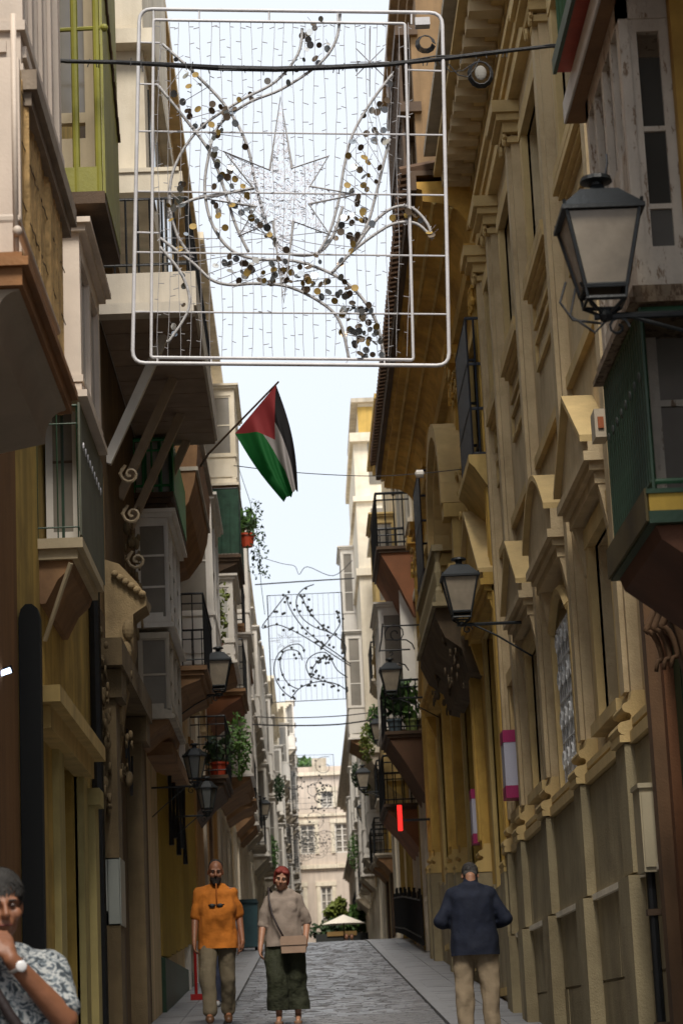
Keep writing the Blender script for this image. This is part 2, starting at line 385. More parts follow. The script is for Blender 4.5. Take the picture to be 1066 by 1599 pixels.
def oriel(par, s, Xw, Xo, y0, y1, z0, z1, mat=None, n=3, pane=None, sill=.28, corbel=.35, bars=2, cmat=None, roof=True, top=.14, post=.07):
    mat = mat or white; pane = pane or glassg
    H = z1-z0; zs = z0+H*sill; zt = z1-top
    m = MB().box(Xw, Xo, y0, y1, z0, z0+.06)
    m.box(Xw, Xo+s*.012, y0+.012, y1-.012, z0+.06, zs-.05).box(Xw, Xo-s*.012, y0-.012, y1+.012, zs-.05, zs).box(Xw, Xo, y0, y1, zt, z1)
    for yy in (y0, y1-post):
        m.box(Xo, Xo+s*post, yy, yy+post, zs, zt); m.box(Xw, Xw-s*post, yy, yy+post, zs, zt)
    for k in range(1, n):
        yy = y0+(y1-y0)*k/n; m.box(Xo, Xo+s*post*.8, yy-post*.4, yy+post*.4, zs, zt)
    # raised fields on the panels
    for k in range(n):
        a, b = y0+(y1-y0)*k/n+.07, y0+(y1-y0)*(k+1)/n-.07
        if b-a > .1: m.box(Xo-s*.008, Xo+s*.02, a, b, z0+.12, zs-.1)
    wx = abs(Xo-Xw)
    if wx > .3: m.box(min(Xo, Xw)+.08, max(Xo, Xw)-.08, y0-.006, y0+.02, z0+.12, zs-.1)
    o = m.build('oriel', mat, par)
    # sashes
    f = MB(); q = .035 if abs(Xo-Xw) > .5 else .016
    def sash_y(a, b, x):     # facing the street
        f.box(x, x+s*.03, a, b, zs, zs+q).box(x, x+s*.03, a, b, zt-q, zt).box(x, x+s*.03, a, a+q, zs, zt).box(x, x+s*.03, b-q, b, zs, zt)
    for k in range(n):
        a, b = y0+(y1-y0)*k/n+post*.45, y0+(y1-y0)*(k+1)/n-post*.45; sash_y(a, b, Xo+s*.02)
        MB().box(Xo+s*.035, Xo+s*.04, a+q, b-q, zs+q, zt-q).build('pane', pane, o)
        for i in range(bars):
            z = zs+(zt-zs)*(i+1)/(bars+1); MB().box(Xo+s*.02, Xo+s*.034, a+q, b-q, z-.012, z+.012).build('window_bar', mat, o)
    xa, xb = min(Xo, Xw)+post, max(Xo, Xw)-post
    for (ya, yb) in ((y0+.015, y0+.045), (y1-.045, y1-.015)):
        f.box(xa, xb, ya, yb, zs, zs+q).box(xa, xb, ya, yb, zt-q, zt).box(xa, xa+q, ya, yb, zs+q, zt-q).box(xb-q, xb, ya, yb, zs+q, zt-q)
        k = 2 if wx > .8 else 1
        for j in range(1, k): xm = xa+(xb-xa)*j/k; f.box(xm-q*.6, xm+q*.6, ya, yb, zs+q, zt-q)
        MB().box(xa+q, xb-q, (ya+yb)/2, (ya+yb)/2+.004, zs+q, zt-q).build('pane', pane, o)
        for i in range(bars):
            z = zs+(zt-zs)*(i+1)/(bars+1); MB().box(xa+q, xb-q, ya+.004, ya+.016, z-.012, z+.012).build('window_bar', mat, o)
    f.build('sash_frame', mat, o)
    if roof:
        c = MB().box(Xw, Xo-s*.05, y0-.05, y1+.05, z1, z1+.05).box(Xw, Xo-s*.09, y0-.09, y1+.09, z1+.05, z1+.09); c.build('cornice', mat, o)
    b = MB().box(Xw, Xo-s*.04, y0-.04, y1+.04, z0-.05, z0)
    b.build('base_moulding', mat, o)
    if corbel:
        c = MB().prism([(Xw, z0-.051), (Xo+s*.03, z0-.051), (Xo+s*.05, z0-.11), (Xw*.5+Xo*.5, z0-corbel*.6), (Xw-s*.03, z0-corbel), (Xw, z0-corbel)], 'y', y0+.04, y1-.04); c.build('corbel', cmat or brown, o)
    return o
def cornice(par, s, X, out, y0, y1, z0, z1, mat, name='cornice', steps=3):
    m = MB()
    for k in range(steps):
        a = z0+(z1-z0)*k/steps; b = z0+(z1-z0)*(k+1)/steps-.001; m.box(X, X-s*out*((k+1)/steps)**1.2, y0+(.0 if k else .0), y1, a, b)
    return m.build(name, mat, par)
def leaves(mb, c, r, n, size, tall=1.0):
    for _ in range(n):
        while True:
            p = Vector((jit(1), jit(1), jit(1)))
            if p.length < 1: break
        p = Vector((c[0]+p.x*r[0], c[1]+p.y*r[1], c[2]+p.z*r[2])); L = size*random.uniform(.6, 1.3)
        u = Vector((jit(1), jit(1), jit(1)*tall)); u.normalize(); v = u.orthogonal().normalized()*L*.28; u *= L*.5
        mb.add([p-u, p+v, p+u, p-v], [(0, 1, 2, 3)])
    return mb
# ================================================================== RIGHT SIDE
# ---- R0: red-brown house with green balcony, white mirador and lantern
b0 = thing('red_brown_house', 'red-brown house nearest on the right with a green balcony under a peeling white mirador', 'house', (XR, 10, gz(10)))
wall(b0, 1, 2.3, 3.0, 14.5, .0, 9.5, [(12.9, 14.3, .9, 3.9), (10.2, 11.4, 1.2, 3.4), (9.9, 11.1, 3.8, 4.9)], M('red_brown_stucco', (.16, .065, .025), .85, .3, 1, .4, .3, dirt=(.03, .02, .01), dirt_amt=.7))  # unseen wall top kept low to let light into the street
for (a, b, c, d) in ((12.9, 14.3, .9, 3.9), (10.2, 11.4, 1.2, 3.4)):
    m = MB()
    for k in range(5):
        y = a+(b-a)*k/5; m.box(2.36, 2.40, y+.02, y+(b-a)/5-.02, c, d)
    m.build('door', dgreen, b0)
MB().box(2.22, 2.30, 14.42, 14.58, .7, 9.5).build('corner_pilaster', M('dull_terracotta', (.14, .075, .035), .85, .3, 2, .3, .4), b0)
# the first ochre strip at the frame's right edge is the reveal of the nearer shutters
MB().box(1.80, 2.30, 9.62, 9.70, 4.9, 7.2).build('shutter', M('ochre_shutter', (.50, .30, .06), .7, .25, 3, .3, .3), b0)
orl = MB()
X0 = 1.58; Ya, Yb = 9.72, 10.95; Z0, Z1 = 4.72, 6.10
# weathered mirador
orl.box(X0, 2.3, Ya, Yb, Z0, Z0+.05).box(X0, X0+.045, Ya, Ya+.09, Z0+.05, Z1).box(X0+.005, 2.3, Ya+.005, Yb-.005, Z0+.05, Z0+.13).box(X0, 2.3, Ya, Yb, Z1-.1, Z1)
orl.box(X0+.0, X0+.09, Yb-.09, Yb, Z0+.05, Z1).box(1.82, 2.3, Ya+.004, Ya+.05, Z0+.13, Z1-.1)
for k in (1, 2, 3): yy = Ya+(Yb-Ya)*k/4; orl.box(X0, X0+.06, yy-.03, yy+.03, Z0+.13, Z1-.1)
o = orl.build('mirador', whitew, b0)
f = MB(); xa, xb = X0+.045, 1.81
f.box(xa, xb, Ya+.01, Ya+.05, Z1-.16, Z1-.1).box(xa, xb, Ya+.01, Ya+.05, Z0+.13, Z0+.19).box(xa, xa+.035, Ya+.01, Ya+.05, Z0+.19, Z1-.16).box(xb-.05, xb, Ya+.01, Ya+.05, Z0+.19, Z1-.16)
f.build('sash_frame', whitew, o)
pm = [glass, glass, glassmat('grey_glass', (.10, .10, .09), .1)]
zz = [Z0+.13, 5.10, 5.47, 5.82, Z1-.1]
for k in range(3):
    MB().box(xa+.035, xb-.05, Ya+.03, Ya+.034, zz[k]+(.012 if k else 0), zz[k+1]).build('pane', pm[2-k], o)
    if k: MB().box(xa+.03, xb-.045, Ya+.015, Ya+.03, zz[k]-.012, zz[k]+.012).build('window_bar', whitew, o)
for k in range(4):
    a, b = Ya+(Yb-Ya)*k/4+.08, Ya+(Yb-Ya)*(k+1)/4-.05
    MB().box(X0+.03, X0+.035, a, b, Z0+.75, Z1-.12).build('pane', glassg, o)
    MB().box(X0+.015, X0+.05, a-.02, b+.02, Z0+.16, Z0+.72).build('panel', whitew, o)
MB().box(1.55, 2.3, Ya-.03, Yb+.05, Z0-.06, Z0-.001).box(1.53, 2.3, Ya-.05, Yb+.08, Z0-.085, Z0-.061).build('base_cornice', M('weathered_wood', (.30, .22, .14), .8, .3, 5, .5, .3, wear=(.10, .06, .03), wear_t=.5), o)
# eave and red balcony floor above
MB().box(1.51, 2.3, 7.0, 11.2, Z1+.003, Z1+.09).build('eave_board', brown, b0)
MB().box(1.50, 1.512, 7.0, 11.2, Z1+.003, Z1+.12).build('eave_edge', white, b0)
ub = MB().box(1.44, 2.3, 7.0, 10.9, 6.26, 6.38).build('balcony', redp, b0)
MB().box(1.42, 1.44, 7.0, 10.9, 6.25, 6.33).build('balcony_edge', dgreen, ub)
for k in range(14): piece('baluster', cmesh('baluster_ub', lambda: MB().tube([(0, 0, 0), (0, 0, .95)], .012, 5), dgreen), (1.46, 9.0+k*.14, 6.38), ub)
MB().tube([(1.46, 7, 7.33), (1.46, 10.9, 7.33)], .02, 6).build('rail', dgreen, ub)
# green balcony under the mirador
zf = 3.77; yn, yf = 9.68, 10.98; xo = 1.55
bgreen = M('bottle_green_paint', (.008, .065, .022), .45, .3, 4, .2, .2)
gb = MB().box(xo, 2.3, yn, yf, zf-.075, zf).build('balcony', M('yellow_edge', (.52, .34, .05), .7, .25, 4, .3, wear=(.1, .06, .02), wear_t=.62), b0)
MB().box(xo-.012, 2.3, yn-.012, yf+.012, zf, zf+.02).box(xo-.005, 2.3, yn-.005, yf+.005, zf-.13, zf-.076).build('edge_strip', dgreen, gb)
MB().box(xo-.018, xo-.006, yn, yf+.01, zf-.12, zf+.025).build('edge_strip', M('dark_olive_edge', (.10, .075, .025), .8, .3, 4, .3), gb)
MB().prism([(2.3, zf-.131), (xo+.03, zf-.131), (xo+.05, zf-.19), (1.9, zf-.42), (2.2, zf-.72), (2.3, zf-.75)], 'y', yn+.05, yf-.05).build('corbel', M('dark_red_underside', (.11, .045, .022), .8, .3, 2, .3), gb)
for z in (zf+.06, zf+.84):
    MB().tube([(2.3, yn+.03, z), (xo+.03, yn+.03, z), (xo+.03, yf-.03, z), (2.3, yf-.03, z)], .014, 6).build('rail', bgreen, gb)
bm_ = cmesh('baluster_g', lambda: MB().tube([(0, 0, 0), (0, 0, .85)], .011, 6), dgreen)
n = 18
for k in range(n+1): piece('baluster', bm_, (xo+.03, yn+.03+(yf-yn-.06)*k/n, zf), gb)
for k in range(1, 4): piece('baluster', cmesh('baluster_g2', lambda: MB().tube([(0, 0, 0), (0, 0, .85)], .014, 6), bgreen), (xo+.03+k*.22, yn+.03, zf), gb)
MB().add([(xo+.045, yn+.04, zf+.03), (xo+.045, yf-.04, zf+.03), (xo+.045, yf-.04, zf+.86), (xo+.045, yn+.04, zf+.86)], [(0, 1, 2, 3)]).build('mesh_screen', cloth_g, gb)
for k in range(8):    # small twisted ornaments
    piece('ornament', cmesh('ornament', lambda: MB().tube([(0, .02*math.cos(a*.6), .02*math.sin(a*.6)) for a in range(9)], .004, 4), M('dull_metal', (.12, .13, .12), .6)), (xo+.012, yn+.1+k*.15, zf+.55), gb)
# white window standing behind the rail
q = MB().box(1.60, 1.72, 10.2, 10.26, zf+.04, 4.63).box(1.72, 2.25, 10.21, 10.25, zf+.04, zf+.12).box(1.72, 2.25, 10.21, 10.25, 4.3, 4.33).build('door_frame', whitew, gb)
MB().box(1.72, 2.25, 10.225, 10.23, zf+.12, 4.63).build('pane', glassg, q)
# scroll corbel
c = MB()
for k in range(3):
    x = 2.22-k*.035
    c.tube([(x-.04+.07*math.cos(t*.5)*(1-t/22), 13.2+k*.06, 3.95-.025*t+.03*math.sin(t*.9)) for t in range(18)], [.026-.0008*t for t in range(18)], 7)
c.prism([(2.3, 4.1), (2.12, 4.1), (2.11, 4.02), (2.2, 3.8), (2.26, 3.5), (2.3, 3.4)], 'y', 13.15, 13.35)
c.build('scroll_corbel', MATS['dull_terracotta'], b0, smooth=True)

# ---- R1: cream palace
b1 = thing('stone_palace', 'cream stone palace with tall pilasters, pediments over its windows and a grey stone base', 'palace', (XR, 19.7, gz(19.7)))
bays = [15.55, 18.17, 20.89, 23.47]
ops1 = []; win1 = []
for k, p in enumerate(bays):
    a, b = p+.75, (bays[k+1] if k < 3 else 25.6)-.72
    if k == 3: a, b = 24.05, 24.75
    win1.append((a, b)); ops1 += [(a, b, 3.78, 5.15), (a, b, 8.3, 9.65)]
wall(b1, 1, XR, 14.6, 25.2, 0, 13.2, ops1, cream, depth=.3)
for k, (a, b) in enumerate(win1):
    window(b1, 1, XR, a, b, 8.3, 9.65, M('brown_window', (.16, .10, .05), .6, .2, 4, .2), glass, rec=.18, surround=cream_l, sw=.16, sp=.06, bars=2)
    if k != 1:
        window(b1, 1, XR, a, b, 3.78, 5.15, M('brown_window', ()), glass, rec=.2, surround=cream_l, sw=.15, sp=.06, bars=2)
    # sunk double panels under the upper windows
    for (z0, z1) in ((7.42, 7.72), (7.82, 8.08)):
        fr = MB(); x = XR-.03
        fr.box(x, XR+.01, a-.25, b+.25, z0, z0+.045).box(x, XR+.01, a-.25, b+.25, z1-.045, z1).box(x, XR+.01, a-.25, a-.205, z0+.045, z1-.045).box(x, XR+.01, b+.205, b+.25, z0+.045, z1-.045)
        fr.build('panel_frame', cream_l, b1)
    MB().box(XR-.11, XR+.01, a-.28, b+.28, 8.13, 8.2).box(XR-.07, XR+.01, a-.25, b+.25, 8.08, 8.13).build('sill', cream_l, b1)
# grille on the second bay
a, b = win1[1]; m = MB(); iron = M('sunlit_iron', (.66, .66, .66), .5, .3, 10, .2); x = XR-.03  # pale colour paints a sunlit reflection onto the ironwork
for k in range(9): m.tube([(x, a+(b-a)*k/8, 3.6), (x, a+(b-a)*k/8, 4.95)], .009, 5)
for z in (3.6, 3.95, 4.3, 4.65, 4.95): m.tube([(x, a, z), (x, b, z)], .012, 5)
for z in (3.77, 4.12, 4.47, 4.8):
    for k in range(4):
        yc = a+(b-a)*(k+.5)/4
        m.tube([(x-.02, yc+.11*(1-t/16)*math.cos(t*.75), z+.11*(1-t/16)*math.sin(t*.75)) for t in range(15)], .011, 5)
gr = m.build('window_grille', iron, b1)
m = MB(); m.tube([(XR-.06, a-.04+(b-a+.08)*t/14, 4.95+.25*math.sin(math.pi*t/14)) for t in range(15)], .045, 6); m.box(XR-.08, XR+.01, a-.11, a-.03, 3.5, 4.97).box(XR-.08, XR+.01, b+.03, b+.11, 3.5, 4.97).build('window_surround', cream_l, b1, smooth=False)
# pilasters with base, pedestal, capital
def torus_base(par, z, p, w2, trim, X=XR):
    pr = [(X+.01, z), (X-.19, z), (X-.19, z+.05)]
    for (cx, cz, r_) in ((X-.155, z+.095, .045), (X-.125, z+.235, .035)):
        pr += [(cx-r_*math.cos(a*math.pi/6), cz+r_*math.sin(a*math.pi/6)) for a in range(-3, 4)]
        if r_ > .04: pr += [(X-.11, z+.15), (X-.10, z+.175), (X-.11, z+.195)]
    pr += [(X-.10, z+.29), (X-.085, z+.35), (X+.01, z+.35)]
    MB().prism(pr, 'y', p-.07, p+w2+.07).build('pilaster_base', trim, par)
for p in bays+[25.06]:
    w2 = .36 if p < 25 else .2
    q = MB().box(XR-.08, XR+.01, p, p+w2, 3.72, 9.95)
    q.box(XR-.115, XR+.01, p+w2*.22, p+w2*.78, 3.75, 9.93)
    pl = q.build('pilaster', cream, b1)
    torus_base(pl, 3.39, p, w2, cream_l)
    MB().box(XR-.16, XR+.01, p-.05, p+w2+.05, 2.52, 3.379).box(XR-.20, XR+.01, p-.09, p+w2+.09, .6, 2.5).build('pedestal', greyst, pl)
    cp = MB()
    for (o_, z0, z1) in ((.12, 9.86, 9.92), (.16, 9.95, 10.05), (.22, 10.05, 10.12), (.26, 10.12, 10.24)): cp.box(XR-o_, XR+.01, p-o_+.08, p+w2+o_-.08, z0+.001, z1-.001)
    for sgn in (0, 1):
        yc = p+.02+(w2-.04)*sgn; cp.tube([(XR-.14, yc+.07*(1-t/14)*math.cos(t*.8)*(1 if sgn else -1), 9.9+.07*(1-t/14)*math.sin(t*.8)) for t in range(12)], .02, 5)
    cp.build('capital', cream_l, pl)
# plinth and ledge
MB().box(XR-.07, XR+.01, 14.62, 25.2, 0.7, 3.379).build('plinth', greyst, b1)
MB().box(XR-.12, XR-.0, 14.62, 25.2, 3.38, 3.46).box(XR-.10, XR-.0, 14.62, 25.2, 3.5, 3.55).build('plinth_cap', cream_l, b1)
MB().box(XR-.125, XR-.071, 14.62, 25.2, 2.48, 2.525).build('ledge', M('pale_ledge', (.80, .72, .58), .8, .15, 4, .3), b1)
y = 14.7; rowz = [(.8, 1.25), (1.27, 1.85), (1.87, 2.48), (2.53, 3.36)]
for r, (z0, z1) in enumerate(rowz):
    y = 14.64-.4*(r % 2)
    while y < 25.15:
        L = random.uniform(.9, 1.35); a, b = max(14.64, y), min(25.18, y+L-.012)
        skip = False
        if b-a > .1: MB().box(XR-.088-jit(.004), XR-.06, a, b, z0, z1).build('stone', greyst, b1)
        y += L
# entablature and cornice
MB().box(XR-.10, XR+.01, 14.6, 25.2, 10.245, 10.4).box(XR-.13, XR+.01, 14.6, 25.2, 10.4, 10.52).box(XR-.18, XR+.01, 14.6, 25.2, 10.52, 10.6).build('architrave', cream_l, b1)
MB().box(XR-.08, XR+.01, 14.6, 25.2, 10.6, 11.05).build('frieze', cream, b1)
cornice(b1, 1, XR, .52, 14.6, 25.35, 11.05, 11.32, cream_l, steps=4)
cornice(b1, 1, XR, .62, 14.6, 25.35, 11.33, 11.6, plaster3, name='gutter_moulding', steps=3)
for k in range(26):
    y = 14.75+k*.41; MB().box(XR-.44, XR-.12, y, y+.2, 11.07, 11.2).build('bracket_block', cream, b1)
# string course between the floors
MB().box(XR-.05, XR+.01, 14.6, 25.2, 6.62, 6.72).build('string_course', cream_l, b1)
def pediment(par, s, X, out, a, b, z, rise, kind, mt, trim, name='pediment'):
    xo = X-s*out; mid = (a+b)/2
    m = MB().box(xo, X+s*.01, a-.05, b+.05, z-.07, z).box(xo+s*.04, X+s*.01, a, b, z-.13, z-.07).box(xo+s*.08, X+s*.01, a+.05, b-.05, z-.22, z-.131)
    if kind == 'tri': top = [(a-.05, z+.07), (mid, z+rise), (b+.05, z+.07)]
    else: top = [(a-.05+(b-a+.1)*t/12, z+.07+(rise-.07)*math.sin(math.pi*(.06+.88*t/12))) for t in range(13)]
    poly = [(a-.05, z+.001)]+top+[(b+.05, z+.001)]
    m.prism(poly, 'x', xo+s*.035, X+s*.01)
    o = m.build(name, mt, par)
    t = MB()
    for (p, q) in zip(top[:-1], top[1:]):
        t.add([(xo-s*.02, p[0], p[1]), (X, p[0], p[1]), (X, q[0], q[1]), (xo-s*.02, q[0], q[1]), (xo-s*.02, p[0], p[1]+.05), (X, p[0], p[1]+.05), (X, q[0], q[1]+.05), (xo-s*.02, q[0], q[1]+.05)],
              [(0, 3, 2, 1), (4, 5, 6, 7), (0, 1, 5, 4), (1, 2, 6, 5), (2, 3, 7, 6), (3, 0, 4, 7)])
    t.build('raking_cornice', trim, o)
    for yy in (a+.12, b-.12):
        MB().prism([(X+s*.01, z-.22), (xo+s*.1, z-.221), (xo+s*.12, z-.3), (X-s*.05, z-.6), (X+s*.01, z-.62)], 'y', yy-.06, yy+.06).build('console', mt, o)
    return o
for k, kind in enumerate(('tri', 'seg', 'tri')):
    a, b = win1[k]; pediment(b1, 1, XR, .22, a-.15, b+.45, 5.58, .62, kind, brown if 0 else cream, cream_l)
    MB().box(XR-.05, XR+.01, a-.2, b+.2, 5.16, 5.22).build('lintel', cream_l, b1)

# ---- R2: yellow palace
b2 = thing('yellow_palace', 'yellow ochre palace with a wide eave, arched central window and big carved portal balcony', 'palace', (XR, 33, gz(33)))
ops2 = [(26.0, 27.9, 2.0, 6.2), (30.2, 32.4, 2.4, 6.6), (36.2, 38.2, 2.9, 6.9), (26.2, 27.6, 8.3, 9.7), (29.8, 31.6, 7.6, 9.3), (34.4, 35.8, 8.0, 9.4), (37.6, 39.2, 8.0, 9.6)]
wall(b2, 1, XR, 25.2, 41.5, 0, 13.0, ops2, yellow)
for o_ in ops2[3:]: window(b2, 1, XR, *o_, fm=MATS['brown_window'], pm=glass, rec=.16, surround=yellow_l, sw=.16)
for o_ in ops2[:3]: window(b2, 1, XR, *o_, fm=MATS['brown_window'], pm=glass, rec=.2, surround=yellow_l, sw=.2, bars=4)
for p, wd in ((25.25, .4), (29.2, .4), (33.3, .4), (35.3, .4), (39.9, .4), (41.1, .35)):
    q = MB().box(XR-.10, XR+.01, p, p+wd, gz(p)+1.8, 10.1)
    for k in range(3): q.box(XR-.13, XR-.09, p+.05+k*.11, p+.11+k*.11, gz(p)+1.9, 10.0)
    pl = q.build('pilaster', yellow, b2)
    zb = gz(p)+1.62
    torus_base(pl, zb-.12, p, wd, yellow_l)
    MB().box(XR-.19, XR+.01, p-.06, p+wd+.06, gz(p)-.2, zb-.121).build('pedestal', greyst, pl)
    cp = MB()
    for (o_, z0, z1) in ((.14, 9.9, 9.96), (.18, 10.1, 10.2), (.24, 10.2, 10.34)): cp.box(XR-o_, XR+.01, p-o_+.1, p+wd+o_-.1, z0, z1)
    for sgn in (0, 1, 2):
        cp.tube([(XR-.16, p+wd*sgn/2+.06*math.cos(t*.8), 9.6+.15*sgn*.2+.06*math.sin(t*.8)+t*.02) for t in range(12)], .025, 5)
    cp.build('capital', soffit, pl)
m = MB()
for i in range(16):
    a = 25.2+i*16.3/16; b = 25.2+(i+1)*16.3/16; m.box(XR-.06, XR+.01, a, b, gz(a)-.3, gz(a)+1.35)
m.build('plinth', greyst, b2)
MB().box(XR-.12, XR+.01, 25.2, 41.5, 10.345, 10.55).build('architrave', yellow_l, b2)
cv = [(XR+.01, 10.56), (XR-.12, 10.56), (XR-.16, 10.72), (XR-.26, 10.86), (XR-.42, 10.94), (XR-.60, 10.97), (XR-.66, 10.98), (XR-.66, 11.12), (XR-.72, 11.14), (XR-.72, 11.22), (XR+.01, 11.22)]
MB().prism(cv, 'y', 25.4, 39.8).build('cornice', soffit, b2)
MB().prism([(XR-.50, 10.955), (XR-.53, 10.93), (XR-.56, 10.965)], 'y', 25.4, 39.7).prism([(XR-.30, 10.89), (XR-.33, 10.86), (XR-.36, 10.92)], 'y', 25.4, 39.7).build('soffit_moulding', yellow_l, b2)
MB().box(XR-.80, XR-.721, 25.4, 39.8, 11.12, 11.3).box(XR-.80, XR+.01, 25.4, 39.8, 11.3, 11.36).build('fascia', dkbrown, b2)
m = MB()
for k in range(71): yy = 25.5+k*.2; m.tube([(XR-.9, yy, 11.38), (XR+.1, yy, 11.55)], .07, 6)
m.build('roof_tiles', tileroof, b2, kind='stuff')
pediment(b2, 1, XR, .26, 25.3, 28.6, 6.45, 1.1, 'tri', yellow, cream_l)
pediment(b2, 1, XR, .30, 35.8, 38.6, 6.9, .95, 'tri', yellow, cream_l)
# arched hood over the middle window
m = MB(); a, b = 28.6, 32.0; yc = (a+b)/2
def arch(r0, r1, x0, x1, n=16):
    for i in range(n):
        t0, t1 = math.pi*i/n, math.pi*(i+1)/n
        P = lambda r, t, x: (x, yc-r*1.5*math.cos(t), 8.1+r*1.25*math.sin(t))
        m.add([P(r0, t0, x0), P(r1, t0, x0), P(r1, t1, x0), P(r0, t1, x0), P(r0, t0, x1), P(r1, t0, x1), P(r1, t1, x1), P(r0, t1, x1)],
              [(0, 3, 2, 1), (4, 5, 6, 7), (0, 1, 5, 4), (1, 2, 6, 5), (2, 3, 7, 6), (3, 0, 4, 7)])
arch(1.0, 1.14, XR-.42, XR); arch(.86, 1.0, XR-.34, XR); 
hood = m.build('arched_hood', cream_l, b2)
MB().prism([(XR-.15, 9.0)] if 0 else [(yc-1.29, 8.1)]+[(yc-1.29*math.cos(math.pi*i/12), 8.1+1.07*math.sin(math.pi*i/12)) for i in range(1, 12)]+[(yc+1.29, 8.1)], 'x', XR-.12, XR-.01).build('tympanum', yellow_l, hood)
for (yy) in (a-.02, b-.28):
    MB().box(XR-.3, XR, yy, yy+.3, 7.3, 8.08).box(XR-.40, XR, yy-.05, yy+.35, 7.9, 8.08).box(XR-.38, XR, yy-.04, yy+.34, 7.1, 7.3).build('hood_pier', yellow_l, hood)
# carved ornament clusters
def carving(par, c, r, n, mt, seed, name='carved_ornament'):
    random.seed(seed); m = MB()
    for k in range(n):
        p = (c[0]+jit(r[0]), c[1]+jit(r[1]), c[2]+jit(r[2])); q = random.uniform(.02, .048)
        if k % 5 == 0: m.ball(p, q*.8, q*1.0, q*1.5, 8, 5)
        else: m.tube([(p[0], p[1]+q*1.6*(1-t/12)*math.cos(t*.8+k), p[2]+q*1.6*(1-t/12)*math.sin(t*.8+k)) for t in range(10)], q*.35, 5)
    return m.build(name, mt, par, smooth=True, kind='stuff')
for cy, cz, rz in ((29.0, 9.9, .35), (32.3, 9.5, .5), (28.7, 8.2, .5), (33.3, 8.9, .6), (39.8, 9.5, .5), (27.9, 7.6, .4)): carving(b2, (XR-.16, cy, cz), (.08, .25, rz), 26, yellow_l, int(cy*10))
# portal balcony
zb = 6.95; o = MB().box(XR, XR-.55, 28.7, 33.0, zb-.12, zb).box(XR, XR-.6, 28.65, 33.05, zb-.17, zb-.121).build('balcony', greyst, b2)
MB().prism([(XR, zb-.171), (XR-.55, zb-.171), (XR-.56, zb-.3), (XR-.45, zb-.55), (XR-.25, zb-.7), (XR-.18, zb-1.0), (XR, zb-1.05)], 'y', 28.8, 32.9).build('corbel', M('dark_stone', (.12, .085, .05), .9, .3, 3, .5, .3), o)
bal = cmesh('stone_baluster', lambda: MB().lathe([(.05, 0), (.05, .05), (.025, .1), (.055, .28), (.03, .42), (.05, .5), (.05, .55)], (0, 0, 0), 8), greyst)
for k in range(24): piece('baluster', bal, (XR-.5, 28.8+k*.178, zb), o)
MB().box(XR-.57, XR-.43, 28.7, 33.0, zb+.55, zb+.63).build('rail', greyst, o)
for yy, hh in ((28.9, .9), (31.6, 1.0)):
    carving(o, (XR-.35, yy+.1, zb-.7), (.12, .15, .45), 30, MATS['dark_stone'], int(yy*7))
# projecting window grilles (reja)
def reja(par, s, X, xo, y0, y1, z0, z1, mat, sillm, bars=10):
    m = MB()
    for z in (z0, z0+(z1-z0)*.33, z0+(z1-z0)*.66, z1): m.tube([(X, y0, z), (xo, y0, z), (xo, y1, z), (X, y1, z)], .02, 5)
    o = m.build('window_grille', mat, par)
    bb = cmesh('grille_bar_%.2f' % (z1-z0), lambda: MB().tube([(0, 0, 0), (0, 0, z1-z0)], .013, 5), mat)
    for k in range(bars+1): piece('bar', bb, (xo, y0+(y1-y0)*k/bars, z0), o)
    for k in (1, 2): piece('bar', bb, (xo+(X-xo)*k/3, y0, z0), o)
    MB().prism([(X, z0-.03), (xo-s*.06, z0-.03), (xo-s*.06, z0-.12), (xo, z0-.18), (X-s*.05, z0-.5), (X, z0-.5)], 'y', y0-.08, y1+.08).build('grille_sill', sillm, o)
    return o
bluei = M('blue_black_iron', (.02, .024, .035), .5, .3, 5, .2)
r1 = reja(b2, 1, XR, XR-.25, 25.3, 27.0, 7.9, 9.5, bluei, yellow_l, 14)
MB().box(XR-.26, XR-.24, 25.33, 26.97, 7.92, 9.48).build('shutter', bluei, r1)
r2 = reja(b2, 1, XR, XR-.36, 34.2, 35.9, 7.6, 9.9, bluei, yellow_l, 12)
MB().box(XR-.37, XR-.35, 34.25, 35.85, 7.62, 9.88).build('shutter', bluei, r2)
# belvedere tower over the yellow palace
b2t = thing('belvedere_tower', 'brown belvedere tower with dark jutting galleries rising above the yellow palace eave', 'tower', (2.6, 34.5, 11.4))
MB().box(2.15, 5.0, 31.5, 37.0, 11.2, 16.6).build('wall', M('brown_stone', (.22, .14, .07), .9, .3, 1.2, .5, .4), b2t)
for k, (x, z0, z1) in enumerate(((1.86, 13.15, 13.5), (1.84, 13.5, 13.62), (1.84, 14.6, 14.75), (1.82, 15.8, 15.95))):
    MB().box(x, 2.15, 31.4-.0, 36.0-.3*k, z0, z1).build('gallery_floor', dkbrown, b2t)
for z0, z1 in ((13.62, 14.6), (14.75, 15.8)):
    for k in range(16): piece('baluster', cmesh('bal_tower', lambda: MB().box(-.02, .02, -.02, .02, 0, 1.0), dkbrown), (1.88, 31.6+k*.28, z0), b2t)
    for k in range(5): MB().box(2.05, 2.149, 31.5+k*1.1, 31.8+k*1.1, z0, z1).build('post', MATS['brown_stone'], b2t)
cornice(b2t, 1, 2.15, .3, 31.4, 37.0, 16.6, 17.1, MATS['brown_stone'])
MB().box(2.2, 4.6, 31.6, 36.5, 17.1, 24).build('upper_wall', plaster2, b2t)
